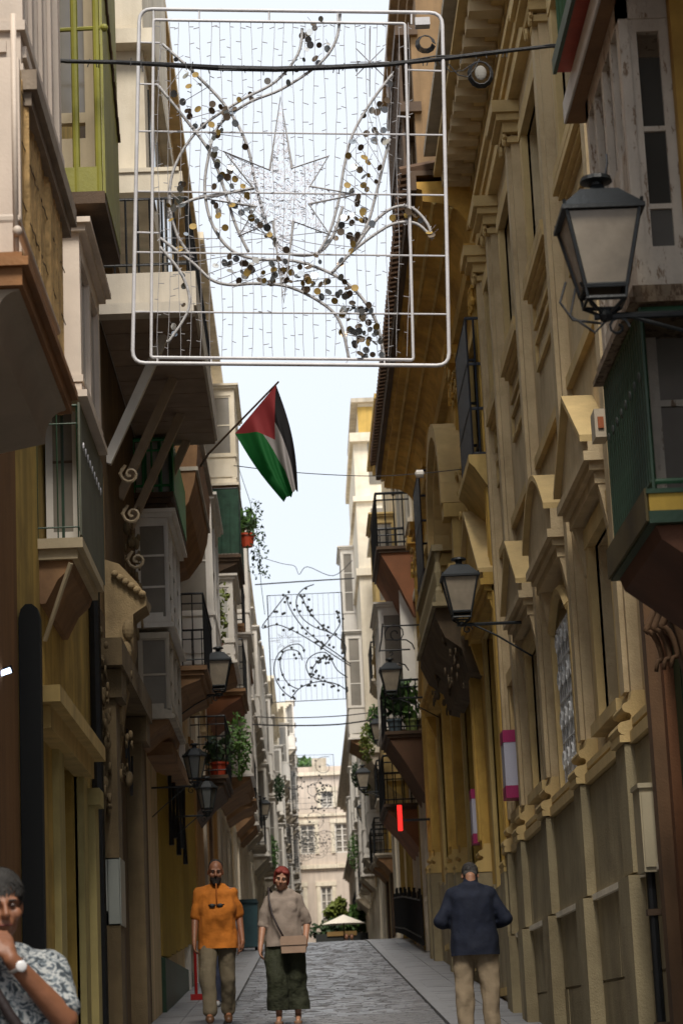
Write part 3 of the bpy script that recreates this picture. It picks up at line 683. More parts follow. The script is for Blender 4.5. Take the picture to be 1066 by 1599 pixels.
# ---- R3: white house with black balcony, white mirador
b3 = thing('white_mirador_house', 'pale house past the yellow palace with a black iron balcony above a white mirador', 'house', (XR, 46, gz(46)))
ops = [(43.0, 44.0, 4.0, 6.0), (46.5, 47.5, 4.1, 6.3), (42.6, 43.8, 7.3, 9.6), (47.3, 48.6, 8.2, 10.2), (47.2, 48.4, 11.2, 12.9), (43.4, 44.6, 11.2, 12.9)]
wall(b3, 1, XR, 41.5, 50, 0, 14.2, ops, plaster2)
for o_ in ops: window(b3, 1, XR, *o_, fm=white, pm=glassg, surround=plaster, bars=2)
cornice(b3, 1, XR, .3, 41.5, 50, 13.2, 13.7, plaster3)
MB().box(XR-.32, XR-.22, 41.6, 50, 13.7, 13.95).build('parapet', plaster3, b3)
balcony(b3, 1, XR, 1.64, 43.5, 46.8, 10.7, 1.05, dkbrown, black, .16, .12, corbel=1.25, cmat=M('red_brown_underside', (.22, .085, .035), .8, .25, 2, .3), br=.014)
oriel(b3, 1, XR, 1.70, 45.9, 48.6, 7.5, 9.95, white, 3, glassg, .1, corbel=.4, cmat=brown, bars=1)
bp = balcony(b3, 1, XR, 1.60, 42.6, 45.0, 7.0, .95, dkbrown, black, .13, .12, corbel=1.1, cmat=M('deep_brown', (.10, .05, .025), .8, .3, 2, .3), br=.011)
MB().box(2.05, XR, 43.9, 44.0, 7.2, 9.9).build('white_door', white, b3)
# plants on the balcony
def potplant(x, y, z, label, mat, h=.7, n=90, pot=terra, pr=.12, cat='plant', group=None, spread=.22, lf=.22, tall=2.2):
    t = thing('potted_plant', label, cat, (x, y, z), group)
    MB().lathe([(pr*.7, 0), (pr*.95, pr*1.4), (pr*1.08, pr*1.4), (pr*1.08, pr*1.65), (pr*.9, pr*1.65)], (x, y, z), 10).build('pot', pot, t)
    m = MB(); leaves(m, (x, y, z+pr*1.6+h*.5), (spread, spread, h*.55), n, lf, tall); m.build('foliage', mat, t, kind='stuff'); return t
potplant(1.80, 42.85, 7.0, 'tall spiky plant in a blue-grey pot on the near corner of the dark balcony', leafd, .9, 120, M('blue_pot', (.08, .11, .13), .5), .15)
potplant(2.12, 42.9, 7.0, 'leafy plant in a pale green pot against the wall on the dark balcony', leafm, .7, 90, M('green_pot', (.2, .25, .08), .5), .15)
for (y0_, y1_, zf_, xo_, cb_) in ((45.6, 48.8, 5.95, 1.62, .8),):
    balcony(b3, 1, XR, xo_, y0_, y1_, zf_, .95, dkbrown, black, .15, .12, corbel=cb_, cmat=MATS['red_brown_underside'], br=.012)
for k, yy in enumerate((42.2, 44.9, 45.6, 48.6, 49.6)): MB().box(XR-.07, XR, yy, yy+.25, 2.8, 7.0).build('pilaster', (yellow_l, plaster, MATS['ochre_stucco'], plaster, yellow)[k], b3)
# ---- far right row
def generic(side, y0, y1, z1, label, wallm, seed, kind='house', fl=None, trim=None, rails=black, base=3.0, orl=.35, flor=3.05, proj=.7, bm=None, cor=.35, ormat=None, ccol=None, roofset=0, g0=3.5):
    proj = min(proj, .5) if y0 > 49 else proj
    random.seed(seed); s = side; yc = (y0+y1)/2; X = (XR if s > 0 else XL)+sh(yc)
    t = thing('town_house', label, kind, (X, yc, gz(yc)))
    trim = trim or plaster; g = gz(yc); ops = []; items = []
    z = g+g0; nb = max(1, int((y1-y0)/2.5)); bw = (y1-y0)/nb
    for k in range(nb):
        a = y0+bw*k+bw*.5-.55; ops.append((a, a+1.1, g+.1, g+2.7))
    while z+2.6 < z1:
        for k in range(nb):
            a = y0+bw*(k+.5); ops.append((a-.5, a+.5, z+.05, z+2.3)); items.append((a, z, random.random()))
        z += flor
    wall(t, s, X, y0, y1, g-1, z1, ops, wallm, depth=.2)
    for o_ in ops: window(t, s, X, *o_, fm=ormat or white, pm=glassg if random.random() < .5 else glass, surround=trim, bars=1, sw=.1)
    for (a, zz, r) in items:
        w_ = min(bw*.42, 1.1)
        if r < orl: oriel(t, s, X, X-s*proj, a-w_, a+w_, zz-.1, zz+2.75, ormat or white, 2, glassg, .32, corbel=.5, cmat=bm or plaster3, bars=1)
        elif r < .93: balcony(t, s, X, X-s*(proj-.05), a-w_, a+w_, zz, .95, bm or plaster3, rails, .2, .12, corbel=.35 if random.random() < .6 else 0, cmat=ccol, br=.012, individual=False)
    cornice(t, s, X, cor, y0, y1, z1-.35, z1, trim)
    if roofset: MB().box(X+s*.5, X+s*3, y0+.5, y1-.5, z1, z1+roofset).build('roof_room', trim, t)
    return t
generic(1, 50.05, 57, 15.6, 'house with ochre yellow cornice and miradors beyond the black iron balcony', plaster2, 3, trim=M('ochre_trim', (.50, .33, .08), .8, .2, 2, .2, .3), orl=.5, bm=M('ochre_trim', ()), ormat=M('ochre_mirador', (.5, .36, .14), .6, .2, 3, .2), cor=.35)
generic(1, 57.05, 62, 14.4, 'narrow white house in front of the tall pale tower', plaster, 5, orl=.6, cor=.3)
tw = thing('pale_tower', 'tall pale lookout tower standing highest over the right-hand roofs', 'tower', (XR, 66, gz(66)))
tx = 1.75
MB().box(tx+.1, 5, 62.6, 70, 9.0, 17.7).build('wall', plaster, tw); MB().box(XR+.06, 5, 62.1, 70.2, 3, 9.0).build('ground_floor', plaster2, tw)
MB().prism([(XR+.2, 8.999), (tx+.15, 8.999), (tx+.25, 8.7), (XR+.06, 8.2), (XR+.2, 8.2)], 'y', 62.7, 69.9).build('corbel', plaster3, tw)
for yy in (62.9, 66.4): balcony(tw, 1, XR+.06, XR-.42, yy, yy+2.2, 6.3, .95, plaster3, black, .2, .12, corbel=.4, cmat=brown, br=.012, individual=False)
for yy in (63.4, 66.9): MB().box(XR+.0, XR+.055, yy, yy+1.1, 6.3, 8.1).build('shutter', M('ochre_trim', ()), tw); MB().box(XR+.0, XR+.055, yy, yy+1.1, 4.1, 5.8).build('door', dkbrown, tw)
MB().box(tx, 5, 62.4, 70.2, 17.7, 17.95).box(tx+.02, 5, 62.5, 70.1, 13.9, 14.1).box(tx+.02, 5, 62.5, 70.1, 16.0, 16.15).build('cornice', plaster, tw)
MB().box(tx+.3, 4.5, 63.2, 69, 17.95, 19.0).build('upper_room', plaster, tw); MB().box(tx+.1, 4.6, 63, 69.2, 19.0, 19.12).build('roof', plaster3, tw)
for z in (14.6, 16.5): MB().box(tx+.5, tx+1.1, 62.58, 62.6, z, z+1.2).build('window', glassg, tw)
MB().box(tx+.28, tx+.9, 63.17, 63.2, 18.1, 18.9).build('window', M('ochre_trim', ()), tw)
oriel(tw, 1, tx+.1, tx-.35, 63.2, 66, 9.5, 12.4, white, 3, glassg, .3); oriel(tw, 1, tx+.1, tx-.3, 67, 69.4, 12.9, 15.6, white, 2, glassg, .3)
generic(1, 70.3, 80, 14.6, 'white house with stacked miradors after the pale tower', plaster, 8, orl=.6)
generic(1, 80.3, 92, 14.9, 'cream house with rows of small iron balconies halfway down the right side', plaster2, 9, orl=.3, ccol=brown)
generic(1, 92.3, 106, 14.2, 'white-fronted house with green plants hanging from its balconies on the right', plaster, 10, orl=.4)
generic(1, 106.3, 122, 15.2, 'grey-white house near the far end of the right side', plaster3, 11, orl=.4)
b9 = thing('pink_corner_house', 'pale pink house with heavy cornices at the far right before the end building', 'house', (3.7, 150, gz(150)))
wall(b9, 1, 3.45, 122.5, 182, 2, 19.2, [(y, y+2, z, z+2.2) for y in (128, 136, 144, 152, 160, 168) for z in (5, 10, 14.5)], pink)
for y in (128, 136, 144, 152, 160, 168):
    for z in (5, 10, 14.5): window(b9, 1, 3.45, y, y+2, z, z+2.2, surround=plaster, sw=.2)
cornice(b9, 1, 3.45, .7, 122.5, 182, 18.6, 19.2, plaster3); cornice(b9, 1, 3.45, .45, 122.5, 182, 13.1, 13.5, plaster3)

# ---- end building
be = thing('end_building', 'pale pink building closing the far end of the street', 'building', (1.5, 190, gz(190)))
m = MB(); X0, X1 = -3.5, 8.; Yf = 188.
wins = [(-.2, 1.0, 15.9, 18.3), (2.6, 3.8, 15.9, 18.3), (1.25, 2.2, 10.2, 13.3), (-.9, -.1, 10.2, 13.3), (-.2, 1.0, 5, 8), (1.6, 2.6, 19.6, 20.9)]
xs = sorted(set([X0, X1]+[v for q in wins for v in q[:2]])); zs = sorted(set([3., 22.2]+[v for q in wins for v in q[2:]]))
for i in range(len(xs)-1):
    for j in range(len(zs)-1):
        xc, zc = (xs[i]+xs[i+1])/2, (zs[j]+zs[j+1])/2
        if not any(q[0] < xc < q[1] and q[2] < zc < q[3] for q in wins): m.add([(xs[i], Yf, zs[j]), (xs[i+1], Yf, zs[j]), (xs[i+1], Yf, zs[j+1]), (xs[i], Yf, zs[j+1])], [(0, 1, 2, 3)])
m.build('wall', pink, be); MB().box(X0, X1, Yf+.3, Yf+10, 3, 22.2).build('rear_block', pink, be)
for q in wins:
    o = MB().box(q[0], q[0]+.12, Yf+.05, Yf+.3, q[2], q[3]).box(q[1]-.12, q[1], Yf+.05, Yf+.3, q[2], q[3]).box(q[0]+.12, q[1]-.12, Yf+.05, Yf+.3, q[3]-.12, q[3]).box(q[0]+.12, q[1]-.12, Yf+.05, Yf+.3, q[2], q[2]+.12).box((q[0]+q[1])/2-.06, (q[0]+q[1])/2+.06, Yf+.05, Yf+.3, q[2]+.12, q[3]-.12).build('window', white, be)
    MB().box(q[0]+.12, q[1]-.12, Yf+.2, Yf+.22, q[2]+.12, q[3]-.12).build('pane', glassg, o)
    for k in range(1, 5): z = q[2]+(q[3]-q[2])*k/5; MB().box(q[0]+.12, q[1]-.12, Yf+.12, Yf+.19, z-.03, z+.03).build('window_bar', white, o)
    MB().box(q[0]-.3, q[0], Yf-.12, Yf+.1, q[2], q[3]).box(q[1], q[1]+.3, Yf-.12, Yf+.1, q[2], q[3]).box(q[0]-.35, q[1]+.35, Yf-.16, Yf+.1, q[3], q[3]+.35).build('window_surround', plaster, o)
MB().box(X0, X1, Yf-.25, Yf+.1, 14.7, 15.0).box(X0, X1, Yf-.3, Yf+.1, 22.2, 22.5).box(X0, X1, Yf-.15, Yf+.1, 18.9, 19.1).build('cornice', plaster, be)
MB().box(1.0, 2.2, Yf+3, Yf+6, 22.5, 24.0).build('roof_room', plaster3, be)
MB().box(-2, 4.4, Yf+4, Yf+12, 22.5, 23.4).build('parapet', pink, be)

# ================================================================== LEFT SIDE
# ---- L0: orange house
l0 = thing('orange_house', 'orange-walled house nearest on the left carrying a white mirador over a straw-screened balcony', 'house', (XL, 10, gz(10)))
wall(l0, -1, XL, 3, 14.35, 0, 9.3, [(11.2, 12.4, 1, 3.2)], orange)  # upper wall out of view, cut low to admit more light
oo = oriel(l0, -1, XL, -1.19, 10.33, 12.15, 6.10, 9.2, mauve, 4, glassg, .09, corbel=0, bars=0, post=.12)
MB().box(XL, -1.12, 10.27, 12.2, 6.0, 6.10).box(XL, -1.15, 10.3, 12.17, 5.93, 5.999).build('base_cornice', M('brown_grey_wood', (.33, .26, .19), .7, .2, 4, .3, .3), oo)
bl = MB().box(XL, -1.10, 9.40, 11.5, 4.73, 4.88).box(XL, -1.07, 9.37, 11.53, 4.81, 4.85).build('balcony', M('orange_brown_edge', (.33, .15, .05), .7, .25, 4, .3, .2), l0)
m = MB(); n = 10
prof = [(-1.12, 4.729)]+[(-1.13-.10*math.sin(math.pi/2*t/n), 4.72-.17*(1-math.cos(math.pi/2*t/n))) for t in range(n+1)]+[(-1.5, 4.50), (XL, 4.25), (XL, 4.729)]
m.prism(prof, 'y', 9.45, 11.4); m.build('curved_underside', M('grey_render', (.46, .39, .30), .85, .15, 1.5, .2), bl)  # render colour lifted to paint warm bounce under the balcony
MB().tube([(XL, 9.45, 5.05), (-1.13, 9.45, 5.05), (-1.13, 11.1, 5.05)], .02, 8).build('rail', mauve, bl)
MB().box(XL, -1.16, 9.9, 9.94, 4.88, 6.0).build('end_panel', mauve, bl)
for k in range(0): piece('baluster', cmesh('bal_l0', lambda: MB().tube([(0, 0, 0), (0, 0, .9)], .012, 6), mauve), (-1.15, 7.3+k*.18, 5.02), bl)
MB().tube([(-1.13, 9.45, 4.88), (-1.13, 9.45, 6.0)], .013, 8).ball((-1.12, 9.42, 4.98), .022, .022, .024).build('post', mauve, bl, smooth=True)
# straw blinds hung from the mirador to the rail: reeds one by one
rn = 60
for k in range(rn):
    y = 9.98+k*(12.1-9.98)/rn; 
    h0 = 4.88
    piece('reed', cmesh('reed', lambda: MB().tube([(0, 0, 0), (.004, 0, .5), (0, 0, 1.14)], .026, 5), straw), (-1.21+jit(.012), y, h0+jit(.02)), bl, rot=(jit(.01), jit(.01), jit(3)))
for z in (5.1, 5.4, 5.7, 5.95):
    MB().tube([(-1.183+.003*math.sin(k*3), 9.98+k*.075, z+.006*math.sin(k*1.7)) for k in range(29)], .003, 4).build('blind_cord', dkbrown, bl)
# ---- L1: ochre house
l1 = thing('ochre_house', 'ochre house with an olive balcony, small mauve mirador and low balcony on the left', 'house', (XL, 17, gz(17)))
wall(l1, -1, XL, 14.35, 19.4, 0, 11.5, [(16.6, 18.0, .5, 3.65)], ochre)
cl = MB()
oriel(l1, -1, XL, -1.42, 15.6, 17.2, 6.03, 7.2, mauve, 2, glassg, .1, corbel=0, bars=0, post=.13, roof=True)
lb = balcony(l1, -1, XL, -1.43, 15.55, 17.2, 4.97, .95, M('pale_stone_edge', (.45, .37, .24), .8, .2, 3, .3), dgreen, .14, .14, corbel=.3, cmat=brown, br=.005)
MB().box(-1.45, -1.435, 15.57, 17.4, 4.99, 5.94).build('grey_screen', M('grey_green_screen', (.10, .105, .075), .7, .2, 4, .2), lb)
wf = MB().box(-1.72, -1.67, 15.95, 16.01, 5.04, 5.98).box(-1.53, -1.46, 15.95, 16.01, 5.04, 5.98).box(-1.67, -1.53, 15.95, 16.01, 5.04, 5.1).build('glazed_door', white, lb)
MB().box(-1.67, -1.53, 15.952, 15.953, 5.1, 5.98).build('pane', glassg, wf); MB().box(-1.61, -1.59, 15.94, 15.951, 5.04, 5.98).build('window_bar', dgreen, wf); MB().box(-1.67, -1.53, 15.95, 15.951, 5.6, 5.62).build('window_bar', dkbrown, wf)
for k in range(9): piece('ornament', cmesh('ornament_l', lambda: MB().tube([(0, .025*math.cos(a*.6), .025*math.sin(a*.6)) for a in range(9)], .006, 4), galv), (-1.425, 15.7+k*.17, 5.65), lb)
MB().tube([(-1.73, 15.8, 4.3), (-1.52, 15.6, 4.8)], .018, 6).build('stay_rod', M('pale_stone_edge', ()), lb)
# olive balcony
ox = -1.228; oy = 15.6; oz = 7.42
ob = MB().box(XL, ox, oy, oy+1.36, oz, oz+.09).build('balcony', dkbrown, l1)
for k in range(11):
    y = oy+.02+k*.122; MB().box(ox-.012, ox+.006, y, y+.113, oz+.08, oz+3.2).build('slat', olive, ob)
for x in (ox-.04, ox-.2): MB().tube([(x, oy+.03, oz+.09), (x, oy+.03, oz+3.2)], .026, 8).build('post', olive, ob)
MB().tube([(-1.72, oy+.03, oz+1.35), (ox, oy+.03, oz+1.36)], .016, 6).ball((ox+.02, oy+.03, oz+1.36), .03, .03, .03).build('rail', olive, ob)
MB().box(XL, ox-.02, oy+.01, oy+.03, oz+.09, oz+.28).build('kick_plate', olive, ob)
MB().tube([(ox+.015, oy+.05+1.3*t/30, oz+1.9-.9*t/30+.03*math.sin(t*2.2)) for t in range(31)], .012, 4).build('twisted_cord', dkbrown, ob)
wf = MB().box(-1.40, -1.30, 16.1, 16.16, oz+.1, oz+3.2).box(-1.74, -1.66, 16.1, 16.16, oz+.1, oz+3.2).box(-1.66, -1.40, 16.1, 16.16, oz+.1, oz+.7).box(-1.66, -1.40, 16.09, 16.16, oz+.82, oz+.9).build('glazed_door', M('cream_paint', (.58, .48, .32), .6, .1, 3, .2, .2), ob)
MB().box(-1.66, -1.40, 16.13, 16.14, oz+.9, oz+3.2).build('pane', glassg, wf)
# doorway of L1 with sloping view of its hood, pilasters, drain
MB().box(XL-.02, XL+.20, 14.95, 18.35, 3.75, 3.86).box(XL-.02, XL+.12, 15.1, 18.2, 3.6, 3.75).build('door_hood', yellow_l, l1)
window(l1, -1, XL, 16.6, 18.0, .5, 3.65, M('tan_wood', (.30, .20, .07), .6, .2, 4, .2, .3), glass, rec=.1, bars=0, surround=M('pale_yellow_paint', (.44, .36, .14), .7, .15, 3, .2, .2), sw=.35, sp=.05)
MB().box(XL-.01, XL+.10, 18.45, 18.75, .8, 3.5).box(XL-.01, XL+.14, 18.4, 18.8, 3.42, 3.55).build('pilaster', M('pale_yellow_paint', ()), l1)
MB().box(XL-.01, XL+.07, 14.5, 15.0, .5, 3.4).build('pilaster', M('pale_yellow_paint', ()), l1)
MB().tube([(XL+.06, 19.2, 1.0), (XL+.06, 19.2, 5.6)], .05, 8).build('drain_pipe', black, l1)
# black sign panel with rounded top
sg = MB().prism([(-1.735, 2.0), (-1.60, 2.0), (-1.60, 4.20), (-1.615, 4.26), (-1.65, 4.29), (-1.69, 4.29), (-1.72, 4.26), (-1.735, 4.20)], 'y', 14.36, 14.46).build('panel_sign', M('black_enamel', (.005, .006, .005), .7, .2, 5, 0), None, origin=(-1.67, 14.4, 2.0))
sg['label'] = 'tall narrow black panel with rounded top against the ochre wall at left'; sg['category'] = 'sign'
# ---- L2: carved portal house
l2 = thing('portal_house', 'dark house with a carved stone portal and a white gallery balcony on four long struts', 'house', (XL, 22, gz(22)))
dark_w = M('dark_wall', (.13, .078, .03), .85, .3, 1.2, .4, .35, dirt=(.04, .025, .01), dirt_amt=.6)
wall(l2, -1, XL, 19.4, 26.2, 0, 14.5, [(21.0, 22.6, 1.4, 4.4), (24.4, 25.3, 1.6, 4.1), (21.9, 22.9, 8.7, 11.2), (24.2, 25.2, 8.7, 11.2), (20.0, 21.2, 5.4, 6.8)], dark_w)
for o_ in ((21.9, 22.9, 8.7, 11.2), (24.2, 25.2, 8.7, 11.2), (20.0, 21.2, 5.4, 6.8)): window(l2, -1, XL, *o_, fm=white, pm=glassg)
MB().box(XL, XL-.05, 21.0, 22.6, 1.4, 4.4).build('door', dkbrown, l2); MB().box(XL, XL-.05, 24.4, 25.3, 1.6, 4.1).build('door', dkbrown, l2)
port = MB()
for y in (20.0, 23.1): port.box(XL-.02, XL+.16, y, y+.42, 1.0, 4.7).box(XL-.02, XL+.22, y-.05, y+.47, 4.5, 4.75)
port.box(XL-.02, XL+.24, 19.8, 23.7, 4.76, 5.0)
port.build('portal', M('portal_stone', (.17, .12, .06), .9, .3, 2, .6, .3), l2)
ps = MATS['portal_stone']
cc = MB().prism([(XL, 5.95), (XL+.14, 5.9), (XL+.30, 5.72), (XL+.38, 5.60), (XL+.38, 5.5), (XL+.26, 5.42), (XL+.25, 5.1), (XL+.14, 4.6), (XL+.06, 4.0), (XL, 3.8)], 'y', 21.0, 21.5)
for k in range(6): cc.ball((XL+.10+.05*k, 20.97, 5.80-.04*k), .035, .04, .035)
for k in range(6): cc.ball((XL+.22-.025*k, 20.88, 5.25-.2*k), .055, .06, .1)
cc.build('carved_bracket', M('bracket_stone', (.33, .24, .125), .9, .3, 2, .6, .3, dirt=(.08,.05,.02), dirt_amt=.7), l2)
for (y, z) in ((21.6, 6.9), (21.8, 6.55), (22.3, 6.2), (23.2, 5.9)):
    MB().tube([(XL+.12, y+.0, z)]+[(XL+.22+.10*(1-t/18)*math.cos(t*.6+2), y, z+.10*(1-t/18)*math.sin(t*.6+2)) for t in range(17)], .016, 5).build('iron_scroll', M('pale_iron_scroll', (.33, .26, .17), .6), l2)
carving(l2, (XL+.14, 20.6, 4.35), (.1, .35, .5), 34, ps, 5); carving(l2, (XL+.14, 22.9, 6.1), (.08, .35, .7), 44, ps, 6); carving(l2, (XL+.08, 19.75, 4.3), (.06, .2, .8), 50, ps, 9)
m = MB().tube([(XL+.1, 21.9+t*.04, 4.2-.0*t+.3*math.sin(t*.35)) for t in range(20)], .012, 4).build('loose_cable', cablem, l2)
# white gallery balcony
wm_ = M('white_slab', (.62, .56, .47), .8, .1, 2, .2, .2)
wb = MB().box(XL, -.80, 20.8, 25.9, 8.32, 8.66).build('gallery', wm_, l2)
brd = M('brown_boards', (.30, .22, .16), .8, .2, 3, .3, .1)  # board colour lifted, warm bounce painted into the gallery underside
for k in range(9):
    y = 20.95+k*.55; MB().box(XL+.02, -.83, y, y+.53, 8.28+.0, 8.318).build('soffit_board', brd, wb)
MB().box(XL, -.82, 20.6, 20.79, 8.2, 8.30).build('lower_step', wm_, wb)
for i, y in enumerate((21.6, 23.1, 24.5, 25.7)):
    m = MB(); a = Vector((XL-.0, y, 7.02)); b = Vector((-1.15, y, 8.28)); d = (b-a).normalized(); nrm = Vector((-d.z, 0, d.x))*.045
    vv = [a+nrm, a-nrm, b-nrm, b+nrm]; m.add([(p.x, y-.04, p.z) for p in vv]+[(p.x, y+.04, p.z) for p in vv], [(0, 1, 2, 3), (4, 5, 6, 7), (0, 1, 5, 4), (1, 2, 6, 5), (2, 3, 7, 6), (3, 0, 4, 7)])
    m.build('strut', white if i == 0 else M('tan_strut', (.36, .28, .2), .7, .2, 3, .2), wb)
m = MB()
for z in (8.76, 9.42): m.tube([(XL, 20.86, z), (-.86, 20.86, z), (-.86, 25.8, z)], .016, 5)
m.build('rail', black, wb)
bb = cmesh('bal_w', lambda: MB().tube([(0, 0, 0), (0, 0, .76)], .011, 5), black)
for k in range(8): piece('baluster', bb, (XL+.06+k*.115, 20.86, 8.66), wb)
for k in range(30): piece('baluster', bb, (-.86, 20.95+k*.165, 8.66), wb)
MB().box(XL, -.90, 20.88, 21.1, 9.5, 9.7).box(XL, -.93, 20.86, 21.14, 9.7, 9.74).build('coping', plaster, wb)
potl = MB(); 
# upper white house body over gallery
MB().box(XL-.0, -1.26, 21.2, 25.9, 9.74, 14.4).build('bay', plaster, l2)
MB().box(XL-.0, -1.15, 21.0, 26.0, 11.1, 11.25).build('bay_cornice', plaster, l2); MB().box(XL-.0, -1.05, 20.9, 26.1, 14.2, 14.6).build('bay_cornice', plaster, l2)
for y in (21.7, 23.1, 24.5): MB().box(-1.26, -1.24, y, y+.8, 9.9, 10.9).build('bay_window', glass, l2)
# green balcony and mirador stack
gb2 = balcony(l2, -1, XL, -1.30, 25.3, 28.0, 7.6, .62, dkbrown, green, .1, .12, corbel=.25, cmat=dkbrown, br=.012)
MB().box(-1.305, -1.29, 25.3, 28.0, 7.6, 8.22).build('green_screen', green, gb2)
for x in (-1.65, -1.48): MB().box(x, x+.04, 25.6, 25.64, 7.62, 8.26).build('glazed_door_frame', green, gb2)
MB().box(XL, -1.35, 25.64, 25.66, 7.62, 8.27).build('glazed_door', white, gb2)
oriel(l2, -1, XL, -1.37, 25.3, 27.7, 6.1, 7.3, white, 3, glassg, .05, corbel=0, bars=2, post=.035, top=.07)
oriel(l2, -1, XL, -1.39, 25.3, 27.6, 5.08, 6.0, M('aged_white', (.5, .44, .35), .6, .15, 4, .2, .3), 3, glassg, .05, corbel=.3, cmat=brown, bars=1, roof=False, post=.035, top=.07)
# ---- L3: house with brown curved balcony
l3 = thing('brown_balcony_house', 'cream house with a brown curved balcony apron behind the green balcony on the left', 'house', (XL, 30, gz(30)))
wall(l3, -1, XL, 26.2, 36.2, 0, 14.2, [(y, y+1.0, z, z+2.2) for y in (27.2, 30.4, 33.4) for z in (7.4, 11)]+[(33.2, 34.2, 4.9, 6.6)], plaster2)
for y in (27.2, 30.4, 33.4):
    for z in (7.4, 11): window(l3, -1, XL, y, y+1.0, z, z+2.2, fm=white, pm=glassg, surround=yellow_l)
cornice(l3, -1, XL, .45, 26.2, 36.2, 13.8, 14.2, plaster2)
bc = MB().prism([(XL, 9.1), (-1.17, 9.1), (-1.12, 9.0), (-1.14, 8.7), (-1.18, 8.4), (-1.26, 8.15), (-1.45, 7.9), (XL, 7.8)], 'y', 28.2, 31.9).build('balcony', M('brown_apron', (.30, .16, .07), .75, .25, 3, .3, .2), l3)
MB().box(XL, -1.08, 28.15, 31.95, 9.1, 9.16).box(XL, -1.13, 28.18, 31.92, 8.55, 8.6).build('moulding', plaster3, bc)
balcony(l3, -1, XL, -1.15, 29.6, 32.4, 6.3, .95, brown, black, .14, .12, corbel=.3)
balcony(l3, -1, XL, -1.2, 29.6, 32.4, 11.0, .95, plaster3, black, .14, .12, corbel=.3, individual=False)
oriel(l3, -1, XL, -1.15, 33.0, 35.6, 6.9, 9.3, white, 2, glassg, .3, bars=1)
balcony(l3, -1, XL, -1.3, 27.0, 28.4, 11.0, .9, plaster2, black, .14, .12, individual=False)
MB().box(XL-.01, XL+.3, 26.3, 29.8, 4.75, 4.9).build('door_hood', brown, l3)
# folding yellow panels
yp = M('yellow_panel_paint', (.36, .24, .035), .55, .12, 3, .15, .2)
for k in range(8):
    y = 28.0+k*1.0; g0 = gz(y)
    m = MB().prism([(XL+.02, y+.02), (XL+.10, y+.48), (XL+.02, y+.94), (XL-.0, y+.94), (XL-.0, y+.02)], 'z', g0+.68, g0+3.0)
    m.build('yellow_panel', yp, l3)
MB().box(XL-.01, XL+.05, 28, 36, gz(28)-.1, gz(28)+.66).build('plinth', dgreen, l3)
for k in range(5):
    MB().tube([(XL+.14, 28.4+k*.8, 5.0), (XL+.13, 28.45+k*.8, 4.4), (XL+.14, 28.4+k*.8, 3.9+.15*(k % 2))], [.03, .02, .035], 6).build('hanging_strap', black, l3)
# ---- L4 and further
l4 = thing('planter_balcony_house', 'white house with a dark green screened balcony, red planter and curtained mirador', 'house', (XL, 41, gz(41)))
wall(l4, -1, XL, 36.2, 47, 0, 14.6, [(y, y+1.0, z, z+2.2) for y in (37.6, 41.0, 44.4) for z in (7.0, 10.4)]+[(38, 39.2, 2.7, 5.0), (43, 44.2, 3.0, 5.3)], plaster)
for y in (37.6, 41.0, 44.4):
    for z in (7.0, 10.4): window(l4, -1, XL, y, y+1.0, z, z+2.2, fm=white, pm=glassg, surround=plaster2)
cornice(l4, -1, XL, .5, 36.2, 47, 14.2, 14.6, plaster)
balcony(l4, -1, XL, -.96, 43.2, 46.0, 10.6, 1.3, dkbrown, black, .14, .12, corbel=.4, cloth=cloth_g)
oriel(l4, -1, XL, -1.06, 40.1, 42.6, 8.05, 9.5, white, 2, glassmat('net_curtain_glass', (.45, .44, .40), .2), .25, bars=1)
oriel(l4, -1, XL, -1.0, 43.6, 46.4, 12.1, 14.0, plaster, 2, glassg, .3, bars=1)
balcony(l4, -1, XL, -.98, 43.8, 46.6, 8.1, .95, brown, black, .14, .12, corbel=.5, cmat=M('red_brown_underside', ()), individual=False)
balcony(l4, -1, XL, -1.15, 37.0, 39.6, 5.7, .95, dkbrown, black, .14, .12, corbel=.5)
potplant(-.86, 44.5, 11.0, 'red planter with a trailing vine on the outer rail of the screened balcony', leafm, .5, 60, redp, .16)
potplant(-1.30, 36.9, 7.6, 'bushy yellow-green plant in a terracotta pot above the left lantern', leafy, 1.1, 200, terra, .13, spread=.3, lf=.13, tall=1)
MB().box(XL, -1.15, 36.6, 37.3, 7.5, 7.6).build('plant_shelf', white, l4)
for (x, y, z, lab) in ((-1.3, 37.3, 5.7, 'green plant in a red pot on the low balcony left of the woman'), (-1.35, 38.2, 5.7, 'second green plant in a red pot further along the low balcony')): potplant(x, y, z, lab, leafd, .45, 130, redp, .14, spread=.24, lf=.13, tall=1)
vine = MB(); random.seed(4)
for k in range(60):
    t = k/60; c = (-.70+.11*math.sin(k*2.3)+.1*t, 43.2+jit(.1), 11.6-1.5*t)
    if k % 5 != 2: leaves(vine, c, (.10, .09, .05), 5, .085, 1)
vine.tube([(-.95, 43.2, 12.3), (-.75, 43.2, 11.6), (-.62, 43.2, 10.9), (-.6, 43.2, 10.0), (-.55, 43.2, 9.4)], .008, 4)
o = vine.build('hanging_vine', leafd, None, origin=(-.7, 43.2, 9.4)); o['label'] = 'thin vine dangling in the air from the screened balcony below the flag'; o['category'] = 'vine'
op = M('ochre_orange_paint', (.44, .25, .08), .85, .2, 2, .3, .25)
m = MB()
for k in range(11): a = 36.25+k*.97; m.box(XL+.0, XL+.03, a, a+.97, gz(a)-.1, gz(a)+2.9+.9)
m.build('painted_base', op, l4)
for k, (yy, mt_) in enumerate(((33.4, white), (34.6, plaster3), (35.5, white), (36.6, op), (40.2, plaster3), (42.6, dkbrown), (45.0, op))): MB().box(XL, XL+.08, yy, yy+.3, gz(yy), gz(yy)+3.6).build('pilaster', mt_, l3 if yy < 36.3 else l4)
